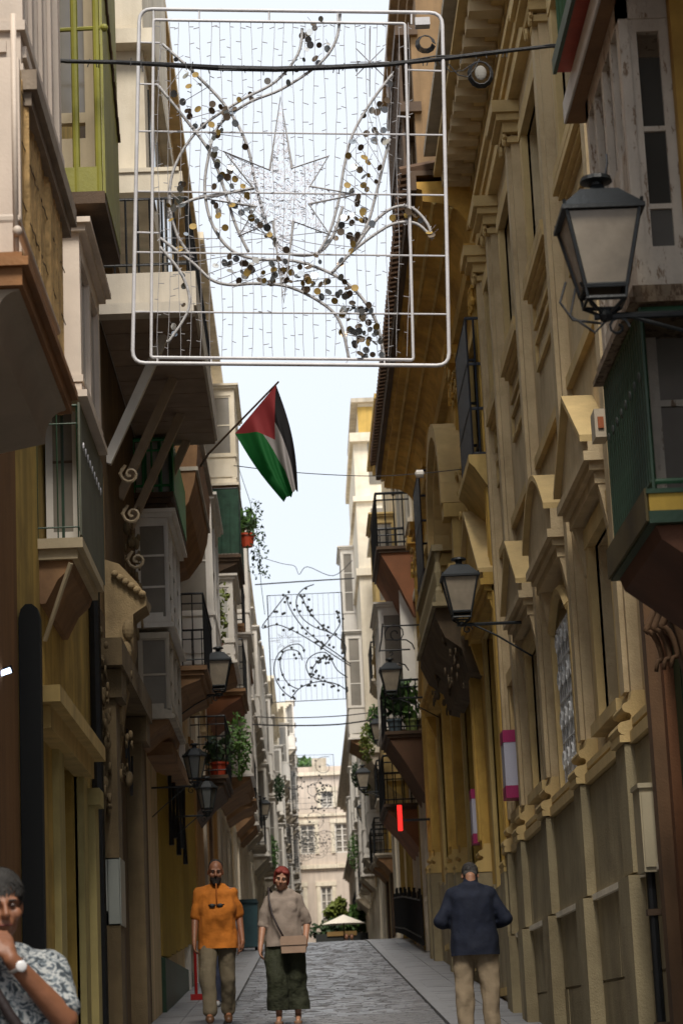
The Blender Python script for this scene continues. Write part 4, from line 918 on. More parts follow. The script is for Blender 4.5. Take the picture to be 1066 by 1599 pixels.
generic(-1, 47.05, 56, 15.0, 'white house with brown balconies past the curtained mirador on the left', plaster, 21, orl=.35, bm=brown, proj=.75)
generic(-1, 56.05, 66, 14.2, 'cream house with terracotta-edged balconies on the left', plaster2, 22, orl=.3, bm=brown, proj=.75)
generic(-1, 66.05, 80, 15.2, 'tall white house with stacked white miradors on the left', plaster, 23, orl=.7, proj=.7)
generic(-1, 80.05, 96, 15.0, 'white house with iron balconies and a lamp in front on the left', plaster, 24, orl=.5)
generic(-1, 96.05, 116, 16.4, 'plain white house with small balconies towards the left far end', plaster, 25, orl=.4, flor=3.6)
generic(-1, 116.05, 140, 18.0, 'pale house near the street end on the left', plaster, 26, orl=.3, flor=3.6)
generic(-1, 140.05, 186, 21.5, 'last white house on the left before the end building', plaster, 27, orl=.3, flor=3.8)
# ================================================================== LANTERNS
def lantern(x, y, z, sc, wx, label, name='street_lamp', group='street lanterns on wall brackets', scroll=True, glassm=None, n=4, hang=False):
    """z = underside of the roof; wx = wall x"""
    s = 1 if wx > x else -1
    t = thing(name, label, 'street lamp', (wx, y, z-.5), group)
    rw = .187*sc; rot = math.pi/4 if n == 4 else 0; k = 2**.5 if n == 4 else 1.06
    MB().lathe([(rw*k, 0), (rw*k*1.0, .018*sc), (rw*k*.93, .03*sc), (rw*k*.46, .125*sc), (rw*k*.2, .14*sc), (.035*sc, .165*sc), (.03*sc, .18*sc)], (x, y, z), n, rot=rot).lathe([(.035*sc, .165*sc), (.035*sc, .178*sc), (.075*sc, .186*sc), (.07*sc, .205*sc), (.03*sc, .215*sc)], (x, y, z), 14).build('lamp_roof', lampblk, t)
    r1 = rw*.88; r0 = rw*.50; h = .335*sc
    fr = MB(); g = glassm or milky
    cs = [(math.cos(2*math.pi*i/n+rot), math.sin(2*math.pi*i/n+rot)) for i in range(n)]
    for i in range(n):
        a = cs[i]; b = cs[(i+1) % n]
        fr.tube([(x+a[0]*r1*k, y+a[1]*r1*k, z), (x+a[0]*r0*k, y+a[1]*r0*k, z-h)], .011*sc, 5)
        MB().add([(x+a[0]*r1*k*.98, y+a[1]*r1*k*.98, z-.004), (x+b[0]*r1*k*.98, y+b[1]*r1*k*.98, z-.004), (x+b[0]*r0*k*.98, y+b[1]*r0*k*.98, z-h), (x+a[0]*r0*k*.98, y+a[1]*r0*k*.98, z-h)], [(0, 1, 2, 3)]).build('glass_pane', g, t)
    fr.tube([(x+c[0]*r0*k, y+c[1]*r0*k, z-h) for c in cs], .013*sc, 5, closed=True).tube([(x+c[0]*r0*k*.92, y+c[1]*r0*k*.92, z-h-.055*sc) for c in cs], .01*sc, 5, closed=True)
    for c in cs: fr.tube([(x+c[0]*r0*k, y+c[1]*r0*k, z-h), (x+c[0]*r0*k*.92, y+c[1]*r0*k*.92, z-h-.055*sc), (x+c[0]*r0*.3, y+c[1]*r0*.3, z-h-.11*sc)], .008*sc, 5)
    for c in cs: fr.tube([(x+c[0]*rw*k*.93, y+c[1]*rw*k*.93, z+.02*sc), (x+c[0]*rw*k*.93, y+c[1]*rw*k*.93, z+.045*sc)], .008*sc, 5)
    fr.build('lamp_frame', lampblk, t)
    MB().lathe([(.03*sc, 0), (.045*sc, .06*sc), (.03*sc, .13*sc)], (x, y, z-h*.75), 8).build('bulb', white, t, smooth=True)
    br = MB(); zb = z-h-.12*sc
    br.tube([(x-s*.05*sc, y, zb), (wx, y, zb)], .016*sc, 6)
    br.lathe([(.02, 0), (.035, .02), (.02, .05)], (x, y, zb-.02), 8)
    if scroll:
        br.tube([(x+s*.12, y, zb-.01), (x+s*(abs(wx-x))*.5, y, zb-.12), (wx, y, zb-.34)], .01*sc, 5)
        br.tube([(x+s*.05+.05*math.cos(t_*.7)*(1-t_/14), y, zb-.05+.05*math.sin(t_*.7)*(1-t_/14)) for t_ in range(12)], .007*sc, 4)
    br.build('bracket', lampblk, t)
    return t
def lamp_px(px, py, roofw, wx, label, sc=1.0, **kw):
    y = sc*.375*3600/roofw; p = onY(px, py, y); return lantern(p.x, y, p.z, sc, wx, label, **kw)
L1_ = lamp_px(934, 345, 136, 2.3, 'large lantern with milky glass nearest the camera in front of the peeling mirador', sc=.945)
p = onY(934, 345, .945*.375*3600/136)
MB().tube([(p.x-.16, p.y, p.z-.27), (p.x-.19, p.y, p.z-.36), (p.x-.14, p.y, p.z-.44), (p.x-.02, p.y, p.z-.46)], .006, 5).tube([(p.x-.12, p.y, p.z-.3), (p.x-.15, p.y, p.z-.42), (p.x-.05, p.y, p.z-.5), (p.x+.0, p.y, p.z-.45)], .006, 5).tube([(p.x-.1, p.y-.02, p.z-.28), (p.x-.06, p.y-.02, p.z-.38), (p.x+.03, p.y, p.z-.45)], .006, 5).tube([(p.x+.04, p.y, p.z+.2), (p.x+.07, p.y+.1, p.z+.3), (p.x+.1, p.y+.3, p.z+.42)], .005, 5).build('lamp_wire', cablem, L1_)
lamp_px(717, 904, 61, XR-.05, 'medium lantern on a bracket beside the yellow palace portal')
lamp_px(609, 1048, 36, XR-.05, 'small lantern under a scrolled iron bracket near the plant-filled balcony')
lamp_px(341, 1034, 43, XL, 'lantern with milky glass on the left under the bushy yellow-green plant')
lamp_px(590, 1132, 27, XR+0., 'small lantern just left of the plant-filled balcony')
lamp_px(413, 1256, 19, XL, 'upper lantern of the far left cluster above the woman')
lamp_px(422, 1300, 15, XL, 'lower lantern of the far left cluster')
lamp_px(441, 1300, 12, XL+.3, 'tiny lantern furthest along the left side')
lamp_px(565, 1262, 17, XR+.1, 'tiny upper lantern on the far right above the green plants')
lamp_px(563, 1302, 13, XR+.3, 'tiny lantern low on the far right beside the balconies')
lamp_px(557, 1340, 10.5, XR+.5, 'most distant lantern on the right')
lamp_px(566, 1208, 24, XR, 'far right lantern beneath the trailing leaves')
lantern(onY(304, 1180, 27).x, 27, onY(304, 1182, 27).z, .75, XL, 'clear glass hexagonal lantern upper one over the yellow panels', glassm=clearg, n=6)
lantern(onY(323, 1232, 30).x, 30, onY(323, 1232, 30).z, .75, XL, 'clear glass hexagonal lantern lower one over the yellow panels', glassm=clearg, n=6)
# scrolled iron bracket near the third lantern
y = 38.; m = MB(); P = lambda a, b: onY(a, b, y)
m.tube([P(597, 978), P(646, 976)], .014, 5).tube([P(592, 1016), P(640, 1014)], .014, 5).tube([P(597, 974), P(595, 1000), P(592, 1018)], .014, 5)
c = P(617, 990)
m.tube([(c.x+(.03+.010*t)*math.cos(t*.62), y, c.z+(.03+.010*t)*math.sin(t*.62)) for t in range(17)]+[P(634, 999), P(643, 1005), P(647, 1014)], .012, 5)
m.tube([P(608, 1020), P(611, 1016), P(613, 1021), P(609, 1024)], .01, 5).tube([P(622, 1035), P(632, 1038), P(638, 1047)], .012, 5).tube([P(646, 976), (XR, y, P(646, 976).z)], .014, 5)
o = m.build('iron_bracket', black, None, origin=tuple(c)); o['label'] = 'black wrought iron bracket with a spiral scroll above the small lantern'; o['category'] = 'bracket'

# ================================================================== CHRISTMAS LIGHT FRAMES
FY = 16.0
lf = thing('light_frame', 'large white tubular light frame with a star and disc-covered swirls hanging nearest over the street', 'street decoration', tuple(onY(455, 570, FY)), 'hanging light frames')
Q = lambda a, b, d=0.: onY(a, b, FY)+Vector((0, d, 0))
def rr(px, r=15):
    pts = []
    n = len(px)
    for i in range(n):
        a, b, c = Vector(px[i-1]), Vector(px[i]), Vector(px[(i+1) % n]); d1 = (a-b).normalized(); d2 = (c-b).normalized()
        for t in (0, .25, .5, .75, 1):
            p = (b+d1*r)*(1-t)**2+b*2*t*(1-t)+(b+d2*r)*t*t; pts.append(p)
    return pts
MB().tube([Q(*p) for p in rr([(218, 14), (690, 20), (701, 571), (207, 567)], 20)], .0145, 8, closed=True).build('outer_tube', galv, lf, smooth=True)
MB().tube([Q(*p) for p in rr([(240, 31), (632, 37), (645, 562), (236, 558)], 4)], .0115, 8, closed=True).build('inner_tube', galv, lf, smooth=True)
for (a, b) in (((213, 204), (693, 210)), ((212, 298), (695, 304)), ((210, 393), (697, 399)), ((208, 486), (699, 490)), ((216, 65), (250, 66)), ((214, 130), (246, 131)), ((211, 362), (248, 363)), ((632, 108), (690, 110)), ((620, 181), (640, 182))):
    MB().tube([Q(*a, .012), Q(*b, .012)], .007, 6).build('cross_bar', galv, lf)
for (a, b) in (((240, 15), (240, 34)), ((311, 16), (311, 33)), ((420, 17), (420, 34)), ((527, 18), (527, 38)), ((246, 560), (246, 570)), ((330, 560), (330, 570)), ((600, 560), (600, 570)), ((642, 18), (642, 38))):
    MB().tube([Q(*a), Q(*b)], .008, 5).build('tie', galv, lf)
def smoothc(p, k=6):
    out = []
    for i in range(len(p)-1):
        p0 = p[max(i-1, 0)]; p1 = p[i]; p2 = p[i+1]; p3 = p[min(i+2, len(p)-1)]
        for t in range(k):
            u = t/k; out.append(tuple(.5*((2*p1[j])+(-p0[j]+p2[j])*u+(2*p0[j]-5*p1[j]+4*p2[j]-p3[j])*u*u+(-p0[j]+3*p1[j]-3*p2[j]+p3[j])*u**3) for j in (0, 1)))
    out.append(p[-1]); return out
curves = [
 [(253, 66), (309, 117), (355, 167), (385, 223), (400, 289), (415, 344), (431, 377), (456, 395), (496, 393), (520, 366), (535, 320)],
 [(245, 130), (290, 185), (330, 240), (352, 300), (368, 350), (388, 392)],
 [(531, 20), (524, 62), (498, 98), (440, 137), (385, 160), (340, 197), (324, 250), (320, 300), (332, 350), (360, 388), (400, 403), (460, 406), (520, 427), (560, 458), (588, 503), (600, 560)],
 [(472, 42), (465, 82), (430, 125), (375, 155), (310, 200), (272, 260), (265, 318), (277, 366), (300, 400)],
 [(250, 370), (300, 408), (330, 435), (360, 443), (400, 441), (450, 446), (500, 470), (530, 500), (545, 560)],
 [(612, 115), (578, 160), (550, 210), (537, 260), (529, 310), (515, 360), (498, 392)],
 [(608, 215), (597, 260), (586, 305), (572, 352), (545, 396)],
 [(675, 370), (665, 345), (640, 322), (610, 325), (580, 350), (550, 390), (518, 425)],
 [(675, 371), (650, 348), (615, 348), (580, 368), (545, 395)],
 [(250, 385), (285, 430), (295, 480), (262, 535)], [(262, 330), (300, 310), (350, 300), (395, 292)],
]
for c in curves:
    d = .02+jit(.01)
    MB().tube([Q(a, b, d) for a, b in smoothc(c)], .0115, 6).build('rope_light', wirem if 0 else M('rope_light_tube', (.42, .41, .41), .5, .25, 30, .3), lf, smooth=True)
    pts = smoothc(c, 10); m = MB()
    for p in pts[::2]:
        a = Q(p[0], p[1], d); a2 = Q(p[0]+jit(5), p[1]+jit(5), d); m.tube([a, a2], .003, 4)
    m.build('bulb_row', wirel, lf, kind='stuff')
star = [(438, 150), (456, 262), (513, 243), (484, 290), (556, 303), (482, 318), (515, 366), (458, 345), (443, 472), (426, 345), (373, 368), (400, 322), (322, 310), (396, 293), (350, 236), (421, 265)]
MB().tube([Q(a, b, .01) for a, b in star], .0115, 6, closed=True).build('star', M('rope_light_tube', ()), lf)
random.seed(12); m = MB()
def inpoly(x, y, P):
    r = False
    for i in range(len(P)):
        a, b = P[i], P[i-1]
        if (a[1] > y) != (b[1] > y) and x < (b[0]-a[0])*(y-a[1])/(b[1]-a[1])+a[0]: r = not r
    return r
k = 0
while k < 1400:
    x, y = random.uniform(322, 556), random.uniform(150, 470)
    if inpoly(x, y, star):
        a = random.random()*3.14; L = random.uniform(3, 7); m.tube([Q(x, y, .012), Q(x+L*math.cos(a), y+L*math.sin(a), .012)], .0032, 3); k += 1
m.build('star_filling', M('star_mesh', (.66, .66, .72), .5), lf, kind='stuff')
# hanging light strings with tiny bulbs
for k in range(25):
    x = 248+k*16.2; m = MB(); top = 34+jit(1); ph = random.random()*6
    fn = lambda v: x+2.2*math.sin(v*.02+ph)+jit(.5)
    ysq = [top+(556-top)*i/22 for i in range(23)]
    m.tube([Q(fn(v), v, .005) for v in ysq], .0028, 4)
    v = top+8
    while v < 550:
        xx = x+2.2*math.sin(v*.02+ph); dx = random.choice((-1, 1))*random.uniform(5, 9); m.tube([Q(xx, v, .005), Q(xx+dx, v+jit(3), .005)], .0032, 4); v += random.uniform(20, 34)
    m.build('light_string', wirem, lf)
# discs
def near_band(t, A, B):
    a = A[min(len(A)-1, int(t*(len(A)-1)))]; b = B[min(len(B)-1, int(t*(len(B)-1)))]; u = random.random(); return (a[0]*(1-u)+b[0]*u, a[1]*(1-u)+b[1]*u)
S = [smoothc(c) for c in curves]
dm = []
for mt in (dark_disc, gold, grey_disc, grey_disc, gold, dark_disc, white_disc, grey_disc, dark_disc):
    me = MB().lathe([(.001, -.0008), (.026, -.0008), (.026, .0008), (.001, .0008)], (0, 0, 0), 14).mesh('disc'); me.materials.append(mt); dm.append(me)
def disc(p, n=None):
    q = Q(p[0], p[1], jit(.05)); r = random.choice((.7, .85, 1, 1, 1.1))
    piece('disc', random.choice(dm), q, lf, rot=(math.pi/2+jit(.75), jit(.3), jit(.9)), scale=(r, r, r))
    if random.random() < .5: LN.tube([q, q+Vector((jit(.06), 0, .05+jit(.02)))], .002, 3)
LN = MB(); random.seed(31)
for A, B, n, lo, hi in ((S[0], S[1], 56, .05, .7), (S[1], S[3], 36, .2, .95), (S[2][:24], S[3][:10], 18, 0, .8), (S[5], S[6], 62, 0, 1), (S[2][-40:], S[4], 80, .25, 1), (S[7], S[8], 12, 0, 1), (S[3][-14:], S[9], 8, 0, 1)):
    for k in range(n): disc(near_band(random.uniform(lo, hi), A, B))
for k in range(26): disc((random.uniform(530, 596), random.uniform(480, 558)))
for k in range(16): disc((random.uniform(330, 500), random.uniform(396, 440)))
LN.build('disc_threads', wirem, lf, kind='stuff')
# ribs across the bands
m = MB()
for A, B in ((S[0], S[1]), (S[5], S[6]), (S[2][-40:], S[4])):
    for k in range(14):
        a = A[int(k/14*(len(A)-1))]; b = B[int(k/14*(len(B)-1))]; m.tube([Q(*a, .02), Q(*b, .02)], .003, 4)
m.build('band_ribs', wirem, lf, kind='stuff')
# small starburst, upper right, and control box
m = MB()
for k in range(8):
    a = k*math.pi/4; L = 55 if k % 4 == 2 else 32; m.tube([Q(577, 96, .01), Q(577+L*math.cos(a)*.95, 96+L*math.sin(a)*.95, .01)], .004, 5)
m.tube([Q(577, 96, .01), Q(578, 40, .01)], .004, 5).tube([Q(577, 96, .01), Q(577, 150, .01)], .004, 5).build('starburst', wirem, lf)
p = Q(659, 36); MB().box(p.x-.055, p.x+.055, p.y-.04, p.y+.04, p.z-.03, p.z+.03).build('control_box', M('grey_plastic', (.5, .49, .5), .5, .1), lf)
m = MB(); c = Q(664, 62)
for k in range(5): m.tube([(c.x+(.05+.006*k)*math.cos(a*.55), c.y+.01*k, c.z+(.055+.004*k)*math.sin(a*.55)-.02) for a in range(12)], .005, 4)
m.build('cable_coil', cablem, lf)
# bundle of cables that carries it
cb = [Q(105, 96), Q(180, 97), Q(260, 101), Q(340, 106), Q(430, 108), Q(520, 105), Q(600, 101), Q(680, 93), Q(760, 83), Q(858, 72)]
ca = MB()
cb[0] = onY(105, 96, 15.35); cb[1] = onY(180, 97, 15.45); cb[2] = onY(260, 101, 15.7)
a0 = Vector((XL, 15.3, cb[0].z+.02)); a1 = Vector((XR, FY, cb[-1].z))
ca.tube([a0]+cb+[a1], [.014]*2+[.016, .018, .022, .022, .02, .018, .017, .016, .015, .015], 7)
for k in range(3): ca.tube([a0]+[p+Vector((0, jit(.02), jit(.012)+.012*math.sin(i*2.3+k*2))) for i, p in enumerate(cb)]+[a1], .006, 5)
for i, p in enumerate(cb[1:-1]):
    for j in range(5): q = p+Vector((jit(.2), 0, jit(.012))); ca.tube([q+Vector((0, 0, .02)), q+Vector((jit(.02), 0, -.04))], .005, 4)
o = ca.build('cable_bundle', cablem, None, origin=tuple(cb[4])); o['label'] = 'thick black bundle of cables crossing the street in front of the nearest light frame'; o['category'] = 'cable'
m = MB(); c = Q(750, 114)
for k in range(4): m.tube([(c.x+(.075+.006*k)*math.cos(a*.5), c.y+.01*k, c.z+(.09+.006*k)*math.sin(a*.5)) for a in range(14)], .006, 5)
m.tube([Q(700, 100), Q(715, 117), Q(730, 120), Q(742, 105), Q(748, 92)], .005, 5).tube([Q(692, 100), Q(702, 112), Q(722, 110), Q(740, 98)], .005, 5)
o = m.build('cable_coil', cablem, None, origin=tuple(c)); o['label'] = 'round coil of black cable hanging under the cable bundle at right'; o['category'] = 'cable'
MB().ball(tuple(c), .045, .02, .06).build('junction_box', M('dull_grey_plastic', (.2, .19, .17), .7), o)
# simple far frames
def far_frame(Y, corners, label, curves2, strings, starc=None, discs=30, seed=1, r=.018):
    random.seed(seed)
    t = thing('light_frame', label, 'street decoration', tuple(onY(*corners[2], Y)), 'hanging light frames'); P = lambda a, b: onY(a, b, Y)
    MB().tube([P(*c) for c in corners], r, 5, closed=True).build('outer_tube', lampblk, t)
    m = MB(); (xa, ya), (xb, yb), (xc, yc), (xd, yd) = corners
    for k in range(strings):
        u = (k+.5)/strings; m.tube([P(xa+(xb-xa)*u, ya+(yb-ya)*u), P(xd+(xc-xd)*u, yd+(yc-yd)*u)], r*.28, 3)
    for k in range(1, 5): u = k/5; m.tube([P(xa+(xd-xa)*u, ya+(yd-ya)*u), P(xb+(xc-xb)*u, yb+(yc-yb)*u)], r*.35, 3)
    m.build('light_strings', wirem, t, kind='stuff')
    for c in curves2: MB().tube([P(*p) for p in smoothc(c, 5)], r*.8, 5).build('rope_light', lampblk, t)
    if starc:
        m = MB()
        for k in range(8):
            a = k*math.pi/4; L = starc[2]*(1 if k % 2 == 0 else .7); a1, a2 = a-.25, a+.25; q = starc[2]*.28
            m.tube([P(starc[0]+q*math.cos(a1), starc[1]+q*math.sin(a1)), P(starc[0]+L*math.cos(a), starc[1]+L*math.sin(a)), P(starc[0]+q*math.cos(a2), starc[1]+q*math.sin(a2))], r*.5, 4)
        m.build('star', wirem, t)
    dd = MB()
    for k in range(discs):
        c = random.choice(curves2); p = random.choice(c); p2 = random.choice(c); u = random.random()*.25
        q = P(p[0]*(1-u)+p2[0]*u+jit(5), p[1]*(1-u)+p2[1]*u+jit(5)); dd.ball(tuple(q), .038, .015, .038, 7, 5)
    for i in range(0): pass
    dd.build('discs', lampblk, t, kind='stuff')
    return t
O = lambda L: [(400+a/6.66, 890+b/6.66) for a, b in L]
far_frame(58., O([(115, 268), (885, 232), (935, 1340), (165, 1378)]), 'second light frame down the street with crescent and star swirls',
  [O([(310, 260), (350, 400), (480, 590), (650, 740), (850, 880), (980, 980)]), O([(310, 260), (200, 400), (60, 600), (220, 570), (420, 650), (640, 780), (980, 1000)]),
   O([(600, 150), (500, 190), (430, 270), (420, 380), (480, 500), (600, 590), (760, 650), (860, 710), (930, 800), (910, 940)]), O([(470, 260), (510, 360), (560, 450), (700, 600), (800, 670)]),
   O([(830, 430), (870, 520), (850, 600), (760, 720), (700, 800)]), O([(500, 860), (480, 800), (430, 770), (340, 790), (240, 860), (190, 980), (200, 1130), (280, 1260), (370, 1330)]),
   O([(480, 940), (450, 860), (380, 830), (290, 850), (250, 950), (270, 1080), (340, 1190), (440, 1240)]), O([(550, 1090), (520, 1010), (540, 930), (620, 870), (720, 860), (780, 930), (840, 1040), (950, 1120)]),
   O([(580, 1090), (600, 1000), (680, 920), (760, 900)]), O([(360, 1340), (440, 1240), (560, 1180), (700, 1160), (840, 1190), (940, 1250)]), O([(550, 1100), (650, 1140), (800, 1190)])],
  14, (400+300/6.66, 890+740/6.66, 26), 120, 3)
for (Y, c, sd_, lb) in ((90., [(452, 1180), (520, 1178), (524, 1262), (457, 1264)], 5, 'third light frame seen small against the end building, higher one'), (120., [(458, 1255), (524, 1253), (527, 1330), (461, 1332)], 6, 'fourth light frame seen small against the end building, middle one'), (150., [(470, 1300), (524, 1299), (526, 1360), (472, 1361)], 7, 'most distant light frame low against the end building')):
    random.seed(sd_); cs = []
    for k in range(6):
        x, y = random.uniform(c[0][0]+6, c[1][0]-8), random.uniform(c[0][1]+10, c[2][1]-10); cs.append([(x+(4+t*1.6)*math.cos(t*.8+k)*1.1, y+(4+t*1.6)*math.sin(t*.8+k)) for t in range(9)])
    far_frame(Y, c, lb, cs, 8, None, 60, sd_, r=.013)
def wire(pts, Y, label, r=.012, cat='wire'):
    m = MB().tube([onY(a, b, Y) for a, b in smoothc(pts, 5)], r, 4); o = m.build('wire', cablem, None, origin=tuple(onY(*pts[0], Y))); o['label'] = label; o['category'] = cat; return o
wire([(365, 727), (440, 736), (530, 742), (600, 743), (670, 738), (735, 731)], 27, 'thin wire with a white insulator crossing behind the flag', .006)
p = onY(655, 740, 27); o = MB().lathe([(.01, -.06), (.05, -.04), (.05, .04), (.01, .06)], (0, 0, 0), 10).build('insulator', white, None, origin=(0, 0, 0)); o.location = p; o.rotation_euler = (0, math.pi/2, 0); o['label'] = 'small white insulator on the wire right of the flag'; o['category'] = 'insulator'
wire([(398, 913), (470, 908), (553, 903)], 58.1, 'support cable along the top of the second light frame', .02)
wire([(396, 1119), (450, 1121), (530, 1118), (600, 1110)], 52, 'upper of two wires under the second light frame', .014)
wire([(392, 1131), (450, 1133), (530, 1131), (598, 1121)], 50, 'lower, thicker of two wires under the second light frame', .02)
wire([(400, 868), (440, 880), (460, 884), (467, 897), (480, 885), (520, 899), (550, 875)], 50, 'loose looping wire above the second light frame', .008)
# ================================================================== FLAG
fy = 26.5
fl = thing('flag', 'red, green, white and black flag hanging from a pole slanting out over the street', 'flag', tuple(onY(328, 706, 27.)), None)
tip = onY(433, 598, fy); foot = onY(326, 708, 27.2)
MB().tube([foot, tip, tip+(tip-foot)*.02], [.014, .012, .01], 7).build('pole', dkbrown, fl)
MB().tube([foot, Vector((-1.14, 29.25, foot.z+.35))], .016, 6).build('pole_holder', black, fl)
hb = onY(367, 677, fy+.3); ht = onY(431, 601, fy); fb = onY(443, 783, fy+.1); ft = onY(465, 764, fy-.15)
NU, NV = 48, 40; V = []; UV = []
for i in range(NU+1):
    u = i/NU
    for j in range(NV+1):
        v = j/NV; vv = v**.82 if u > 0 else v
        vw = v+(v**.40-v)*min(1, u*1.35)
        a = hb.lerp(ht, vw); b = fb.lerp(ft, vw); p = a.lerp(b, u)
        # gentle bulge of the right edge and folds in depth
        p.x += .055*math.sin(math.pi*u)*v*1.2-.03*math.sin(math.pi*u)*(1-v)
        p.y += .09*math.sin(vw*13+u*2.2)*u**.6+.04*math.sin(vw*29+u*5)*u
        p.z += -.02*math.sin(vw*13)*u
        V.append(p-W[fl.name]); UV.append((u, v))
F = [(i*(NV+1)+j, (i+1)*(NV+1)+j, (i+1)*(NV+1)+j+1, i*(NV+1)+j+1) for i in range(NU) for j in range(NV)]
me = bpy.data.meshes.new('cloth'); me.from_pydata([tuple(v) for v in V], [], F); uvl = me.uv_layers.new(name='uv')
for L in me.loops: uvl.data[L.index].uv = UV[L.vertex_index]
for p_ in me.polygons: p_.use_smooth = True
fm = bpy.data.materials.new('flag_cloth'); fm.use_nodes = True; n_ = fm.node_tree.nodes; l_ = fm.node_tree.links; bs = n_['Principled BSDF']; bs.inputs['Roughness'].default_value = .75
uvn = n_.new('ShaderNodeUVMap'); uvn.uv_map = 'uv'; sx = n_.new('ShaderNodeSeparateXYZ'); l_.new(uvn.outputs[0], sx.inputs[0])
def mt(op, a, b=None, c=None):
    k = n_.new('ShaderNodeMath'); k.operation = op
    for i, v in enumerate((a, b, c)):
        if v is None: continue
        if isinstance(v, (int, float)): k.inputs[i].default_value = v
        else: l_.new(v, k.inputs[i])
    return k.outputs[0]
def mixc(f, a, b):
    k = n_.new('ShaderNodeMixRGB'); l_.new(f, k.inputs[0])
    for i, v in ((1, a), (2, b)):
        if isinstance(v, tuple): k.inputs[i].default_value = (*v, 1)
        else: l_.new(v, k.inputs[i])
    return k.outputs[0]
u_, v_ = sx.outputs[0], sx.outputs[1]
c = mixc(mt('GREATER_THAN', v_, .3333), (.012, .17, .035), (.50, .46, .45))
c = mixc(mt('GREATER_THAN', v_, .6667), c, (.012, .01, .012))
tri = mt('MULTIPLY_ADD', mt('ABSOLUTE', mt('MULTIPLY_ADD', v_, 2., -1.)), -.40, .40)
c = mixc(mt('LESS_THAN', u_, tri), c, (.40, .05, .055))
l_.new(c, bs.inputs['Base Color'])
tr = n_.new('ShaderNodeBsdfTranslucent'); l_.new(c, tr.inputs[0]); ms = n_.new('ShaderNodeMixShader'); ms.inputs[0].default_value = .6
l_.new(bs.outputs[0], ms.inputs[1]); l_.new(tr.outputs[0], ms.inputs[2]); l_.new(ms.outputs[0], n_['Material Output'].inputs[0])
me.materials.append(fm); o = bpy.data.objects.new('cloth', me); COL.objects.link(o); o.parent = fl; W[o.name] = W[fl.name]

# ================================================================== SMALL THINGS
def tagd(o, label, cat, group=None):
    o['label'] = label; o['category'] = cat
    if group: o['group'] = group
    return o
mag = M('magenta_plastic', (.32, .012, .10), .5, .1); whp = M('white_sign_face', (.45, .45, .55), .5, .05)
for (x0, x1, yt, yb, Y, lb) in ((790, 812, 1139, 1246, 24.2, 'white light-box sign with magenta ends, nearer of two on the yellow wall'), (739, 757, 1231, 1317, 29.6, 'white light-box sign with magenta ends, farther of two on the yellow wall')):
    a = onY(x0, yb, Y); b = onY(x1, yt, Y); t = thing('projecting_sign', lb, 'sign', (b.x, Y, a.z)); h = b.z-a.z
    MB().box(a.x+.005, b.x-.005, Y, Y+.35, a.z+h*.18, a.z+h*.82).build('sign_face', whp, t)
    MB().box(a.x, b.x, Y-.005, Y+.36, a.z, a.z+h*.18).box(a.x, b.x, Y-.005, Y+.36, a.z+h*.82, b.z).build('end_cap', mag, t)
    MB().box(b.x, XR, Y+.1, Y+.16, a.z+h*.3, a.z+h*.34).box(b.x, XR, Y+.1, Y+.16, a.z+h*.7, a.z+h*.74).build('bracket', black, t)
a = onY(620, 1297, 41.0); b = onY(628, 1257, 41.0); t = thing('neon_sign', 'lit red vertical neon strip glowing over a shop on the right', 'sign', tuple(a))
MB().box(a.x+.02, b.x-.015, 41, 41.1, a.z, b.z).build('neon_tube', M('red_neon', (.6, .01, .01), .5, 0, 1, 0, emit=((1, .02, .015), .8)), t); MB().box(b.x, XR, 41.03, 41.07, a.z+.16, a.z+.2).build('sign_box', black, t)
# lit blue-white strip at far left
t = thing('strip_lamp', 'lit blue-white strip lamp in a dark housing jutting in at the left edge', 'lamp', tuple(onY(0, 1050, 13.6)))
MB().tube([onY(-60, 1071, 13.6), onY(20, 1044, 13.6)], .024, 10).build('housing', black, t)
MB().tube([onY(-60, 1074, 13.56)+Vector((0, -.02, 0)), onY(18, 1047, 13.56)+Vector((0, -.02, 0))], .017, 8).build('light_tube', M('lit_tube', (.8, .85, 1), .4, 0, 1, 0, emit=((.62, .76, 1), 1.6)), t)
MB().tube([onY(-60, 1071, 13.6), Vector((XL-.02, 13.8, onY(-60, 1071, 13.6).z+.05))], .015, 6).build('arm', black, t)
# meter box and pipe on the cream palace
t = thing('meter_box', 'cream meter cabinet on the grey stone base at the right with a black pipe below', 'cabinet', (XR-.2, 15.1, 2.5))
MB().box(XR-.20, XR-.06, 14.7, 15.0, 2.47, 3.0).build('cabinet', M('cream_enamel', (.42, .36, .24), .5, .1, 3, .1, .2), t); MB().box(XR-.21, XR-.06, 14.68, 15.02, 3.0, 3.03).build('lid', M('cream_enamel', ()), t)
MB().box(XR-.19, XR-.075, 14.685, 14.70, 2.5, 2.97).build('door', M('cream_enamel', ()), t)
MB().tube([(XR-.15, 14.8, 0.8), (XR-.15, 14.8, 2.47)], .03, 8).build('pipe', black, t)
for z in (1.5, 2.2): MB().box(XR-.19, XR-.09, 14.76, 14.84, z, z+.04).build('clamp', dkbrown, t)
o = tagd(MB().box(2.11, 2.2, 15.25, 15.45, 5.46, 5.66).build('alarm_box', M('aged_cream_plastic', (.45, .38, .28), .6), None, origin=(2.1, 15.25, 5.42)), 'small pale alarm box on the cream wall just left of the green balcony', 'box')
MB().box(2.13, 2.17, 15.235, 15.25, 5.52, 5.6).build('vent', terra, o)
